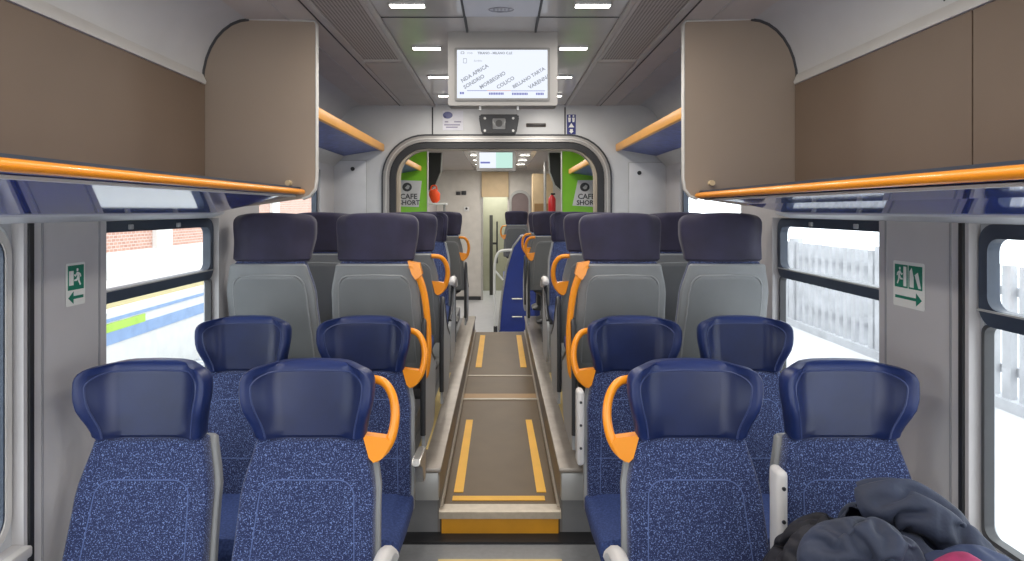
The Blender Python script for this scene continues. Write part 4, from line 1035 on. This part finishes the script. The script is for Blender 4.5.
# shelf + orange bag (left)
a = P(434, 203, 9.4)
t = thing('side_table', 'narrow pale shelf carrying an orange bag at the far left', 'shelf', (a.x, 9.4, -0.32))
f = new(); rbox(f, -0.20, 0.20, -0.15, 0.15, a.z + 0.29, a.z + 0.32, 0.008); obj('shelf_top', f, M_WHITE, t)
for sx in (-0.16, 0.16): 
    f = new(); tube(f, [(sx, 0, 0), (sx, 0, a.z + 0.30)], 0.02, 8); obj('leg', f, M_STEEL, t)
t = thing('orange_bag', 'bright orange red bag resting on the far left shelf', 'bag', (a.x, 9.38, a.z))
f = new(); blob(f, (0, 0, 0.11), (0.085, 0.07, 0.11), 2.0, 0.008, (1, 0, 1), 20, 20, 14, flat=0.0); obj('bag_body', f, M_BAG, t, angle=3)
f = new(); tube(f, smoothpts([(-0.05, 0, 0.20), (-0.03, 0, 0.26), (0.03, 0, 0.26), (0.05, 0, 0.20)], 4), 0.01, 6); obj('bag_strap', f, M_BAG, t)
# fire extinguisher (right)
a = P(552, 215, 9.8); h = 0.30
t = thing('fire_extinguisher', 'red fire extinguisher on the wall beyond the right seats', 'fire extinguisher', (a.x, 9.8, a.z))
f = new(); loft(f, [[(r * math.cos(q), r * math.sin(q), z) for q in (2 * PI * k / 14 for k in range(14))] for z, r in ((0, 0.05), (0.02, 0.06), (0.26, 0.06), (0.30, 0.03), (0.32, 0.02))]); obj('cylinder_body', f, M_RED, t)
f = new(); rbox(f, -0.02, 0.05, -0.015, 0.015, 0.32, 0.35, 0.005); obj('valve', f, M_BLACK, t)
f = new(); box(f, -0.05, 0.05, 0.05, 0.09, -0.32 - a.z, 0.3); obj('stand', f, M_STEEL, t)
# blue stair panel with rail
pts = [P(499, 333, 10.2), P(500, 315, 10.2), P(502, 295, 10.2), P(506.5, 268, 10.2), P(513, 247, 10.2), P(521, 236, 10.2), P(535, 234, 10.2), P(535, 333, 10.2)]
t = thing('stair_panel', 'deep blue curved stair side panel at the end of the aisle', 'panel', (pts[0].x, 10.2, -0.32))
f = new(); prism(f, [(p.x - pts[0].x, max(0, p.z + 0.32)) for p in pts], 'y', 0, 0.5); obj('panel_body', f, M_PANELB, t)
f = new(); tube(f, [(p.x - pts[0].x, 0.0, max(0.02, p.z + 0.32)) for p in pts[:7]], 0.018, 8); obj('panel_edge', f, M_METAL, t)
for py in (299, 317):
    q = P(515, py, 10.15); f = new(); tube(f, [(q.x - pts[0].x - 0.05, -0.03, q.z + 0.32), (q.x - pts[0].x + 0.12, -0.03, q.z + 0.32)], 0.012, 6); tube(f, [(q.x - pts[0].x, -0.03, q.z + 0.32), (q.x - pts[0].x, 0.01, q.z + 0.32)], 0.01, 6); obj('step_bracket', f, M_METAL, t)
t = thing('handrail', 'white tubular handrail beside the blue stair panel', 'handrail', (P(495, 330, 10.05).x, 10.05, -0.32))
f = new(); q = [P(495.5, 332, 10.05), P(494.5, 300, 10.05), P(494.5, 268, 10.05), P(496.5, 256, 10.05), P(501, 251, 10.05), P(512, 250, 10.05)]
tube(f, smoothpts([(p.x - P(495, 330, 10.05).x, 0, max(0, p.z + 0.32)) for p in q], 5), 0.022, 8); obj('rail', f, M_WHITE, t)
f = new(); b0 = P(494.5, 270, 10.05); b1 = P(503, 280, 10.05); tube(f, [(b0.x - P(495, 330, 10.05).x, 0, b0.z + 0.32), (b1.x - P(495, 330, 10.05).x, 0, b1.z + 0.32)], 0.016, 8); obj('brace', f, M_WHITE, t)
f = new(); tube(f, [(0.008, 0, 0), (0.008, 0, 0.12)], 0.032, 8); obj('foot', f, M_DARK, t)

f = new(); box(f, 0.06, WX, 10.75, 12.2, -0.32, 0.48); struct('floor_upper_deck', f, M_PANELB)
# ------------------------------------------------------------------ outside
f = new(); box(f, 1.6, 14, -8, 40, -0.35, -0.10); struct('ground_platform', f, M_PLAT)
f = new(); box(f, -30, -1.6, -8, 60, -1.25, -1.0); struct('ground_trackbed', f, M_BALL)
t = thing('picket_fence', 'pale concrete picket fence along the platform outside the right windows', 'fence', (4.6, 0, -0.10))
f = new(); y = 0.5
while y < 22:
    box(f, -0.03, 0.03, y, y + 0.095, 0.10, 1.30); y += 0.185
obj('pickets', f, M_FENCE, t, False)
f = new(); box(f, 0.031, 0.08, 0.4, 22, 0.30, 0.38); box(f, 0.031, 0.08, 0.4, 22, 1.02, 1.10); obj('rails', f, M_FENCE, t, False)
f = new()
for k in range(10): box(f, -0.06, 0.09, 0.7 + k * 2.2, 0.84 + k * 2.2, 0.0, 1.36)
obj('fence_posts', f, M_FENCE, t, False)
f = new(); box(f, -0.08, 0.10, 0.4, 22, 0.0, 0.10); obj('kerb', f, M_FENCE, t, False)
t = thing('brick_building', 'pale brick building with white pillar outside the left window', 'building', (-9.0, 0, -1.0))
f = new(); box(f, -2, 0, 1, 34, 1.72, 6.5); obj('brick_wall', f, M_BRICK, t, False)
f = new(); box(f, -2, 0.15, 1, 34, 0.0, 1.72); obj('white_base', f, M_EXTW, t, False)
f = new()
for yy in (6.0, 15.9, 24): box(f, 0, 0.12, yy, yy + 0.75, 1.72, 6.5)
obj('white_pillars', f, M_EXTW, t, False)
t = thing('opposite_platform', 'pale opposite platform with yellow line and blue band outside left window', 'platform', (-5.5, 0, -1.0))
f = new(); box(f, -2.6, 0, -4, 40, 0.0, 1.25); obj('platform_body', f, M_EXTW, t, False)
f = new(); box(f, -1.3, -0.25, -4, 40, 1.25, 1.256); obj('yellow_line', f, M_EXTY, t, False)
f = new(); box(f, 0, 0.012, -4, 40, 0.80, 0.98); obj('blue_band', f, M_EXTB, t, False)
f = new(); box(f, 0, 0.012, -4, 40, 1.12, 1.17); obj('upper_blue_line', f, M_EXTB, t, False)
f = new(); box(f, 0.0, 0.016, 8.4, 9.5, 0.98, 1.10); obj('green_patch', f, M_EXTG, t, False)
for k, xx in enumerate((-4.6, -3.2)):
    f = new(); box(f, -0.035, 0.035, -6, 40, 0.0, 0.14); o = obj('rail', f, M_STEEL, None, False); o.location = (xx, 0, -1.0)
    tag(o, ['steel rail in the pale ballast, farther of the two outside the left window', 'steel rail in the pale ballast, nearer of the two outside the left window'][k], 'rail', 'rails outside')

# ------------------------------------------------------------------ light
w = bpy.data.worlds.new('world'); S.world = w; w.use_nodes = True
nt = w.node_tree; bg = nt.nodes['Background']; bg.inputs['Color'].default_value = (0.95, 0.98, 1.0, 1); bg.inputs['Strength'].default_value = 3.3
def area(name, loc, sx, sy, energy, col=(1, 0.95, 0.88), rot=(0, 0, 0)):
    l = bpy.data.lights.new(name, 'AREA'); l.shape = 'RECTANGLE'; l.size = sx; l.size_y = sy; l.energy = energy; l.color = col
    o = bpy.data.objects.new(name, l); COL.objects.link(o); o.location = loc; o.rotation_euler = rot; return o
for s in (-1, 1):
    for d in (-0.9, -0.1, 0.6, 1.3, 1.97) + tuple(LD) + (5.9, 6.7, 7.5) + tuple(LFAR):
        area('lamp', (s * 0.405, d, ZC - 0.022), 0.15, 0.04, 4.5)
area('lamp', (0.0, 12.6, ZC - 0.05), 0.5, 0.8, 20)
area('lamp', (-0.1, 14.8, 2.35), 0.4, 0.4, 12)

# ------------------------------------------------------------------ camera
cam = bpy.data.cameras.new('camera'); co = bpy.data.objects.new('camera', cam); COL.objects.link(co)
cam.sensor_width = 36.0; cam.lens = F / 1024 * 36.0
co.location = (0, 0, EYE); co.rotation_euler = (PI / 2, 0, 0)
cam.shift_x = (512 - VX) / 1024.0; cam.shift_y = -(280.5 - VY) / 1024.0
cam.clip_start = 0.05; cam.clip_end = 200
S.camera = co
S.view_settings.view_transform = 'Standard'; S.view_settings.look = 'None'
S.view_settings.exposure = 0.0; S.view_settings.gamma = 1.0
S.cycles.max_bounces = 8; S.cycles.transparent_max_bounces = 12
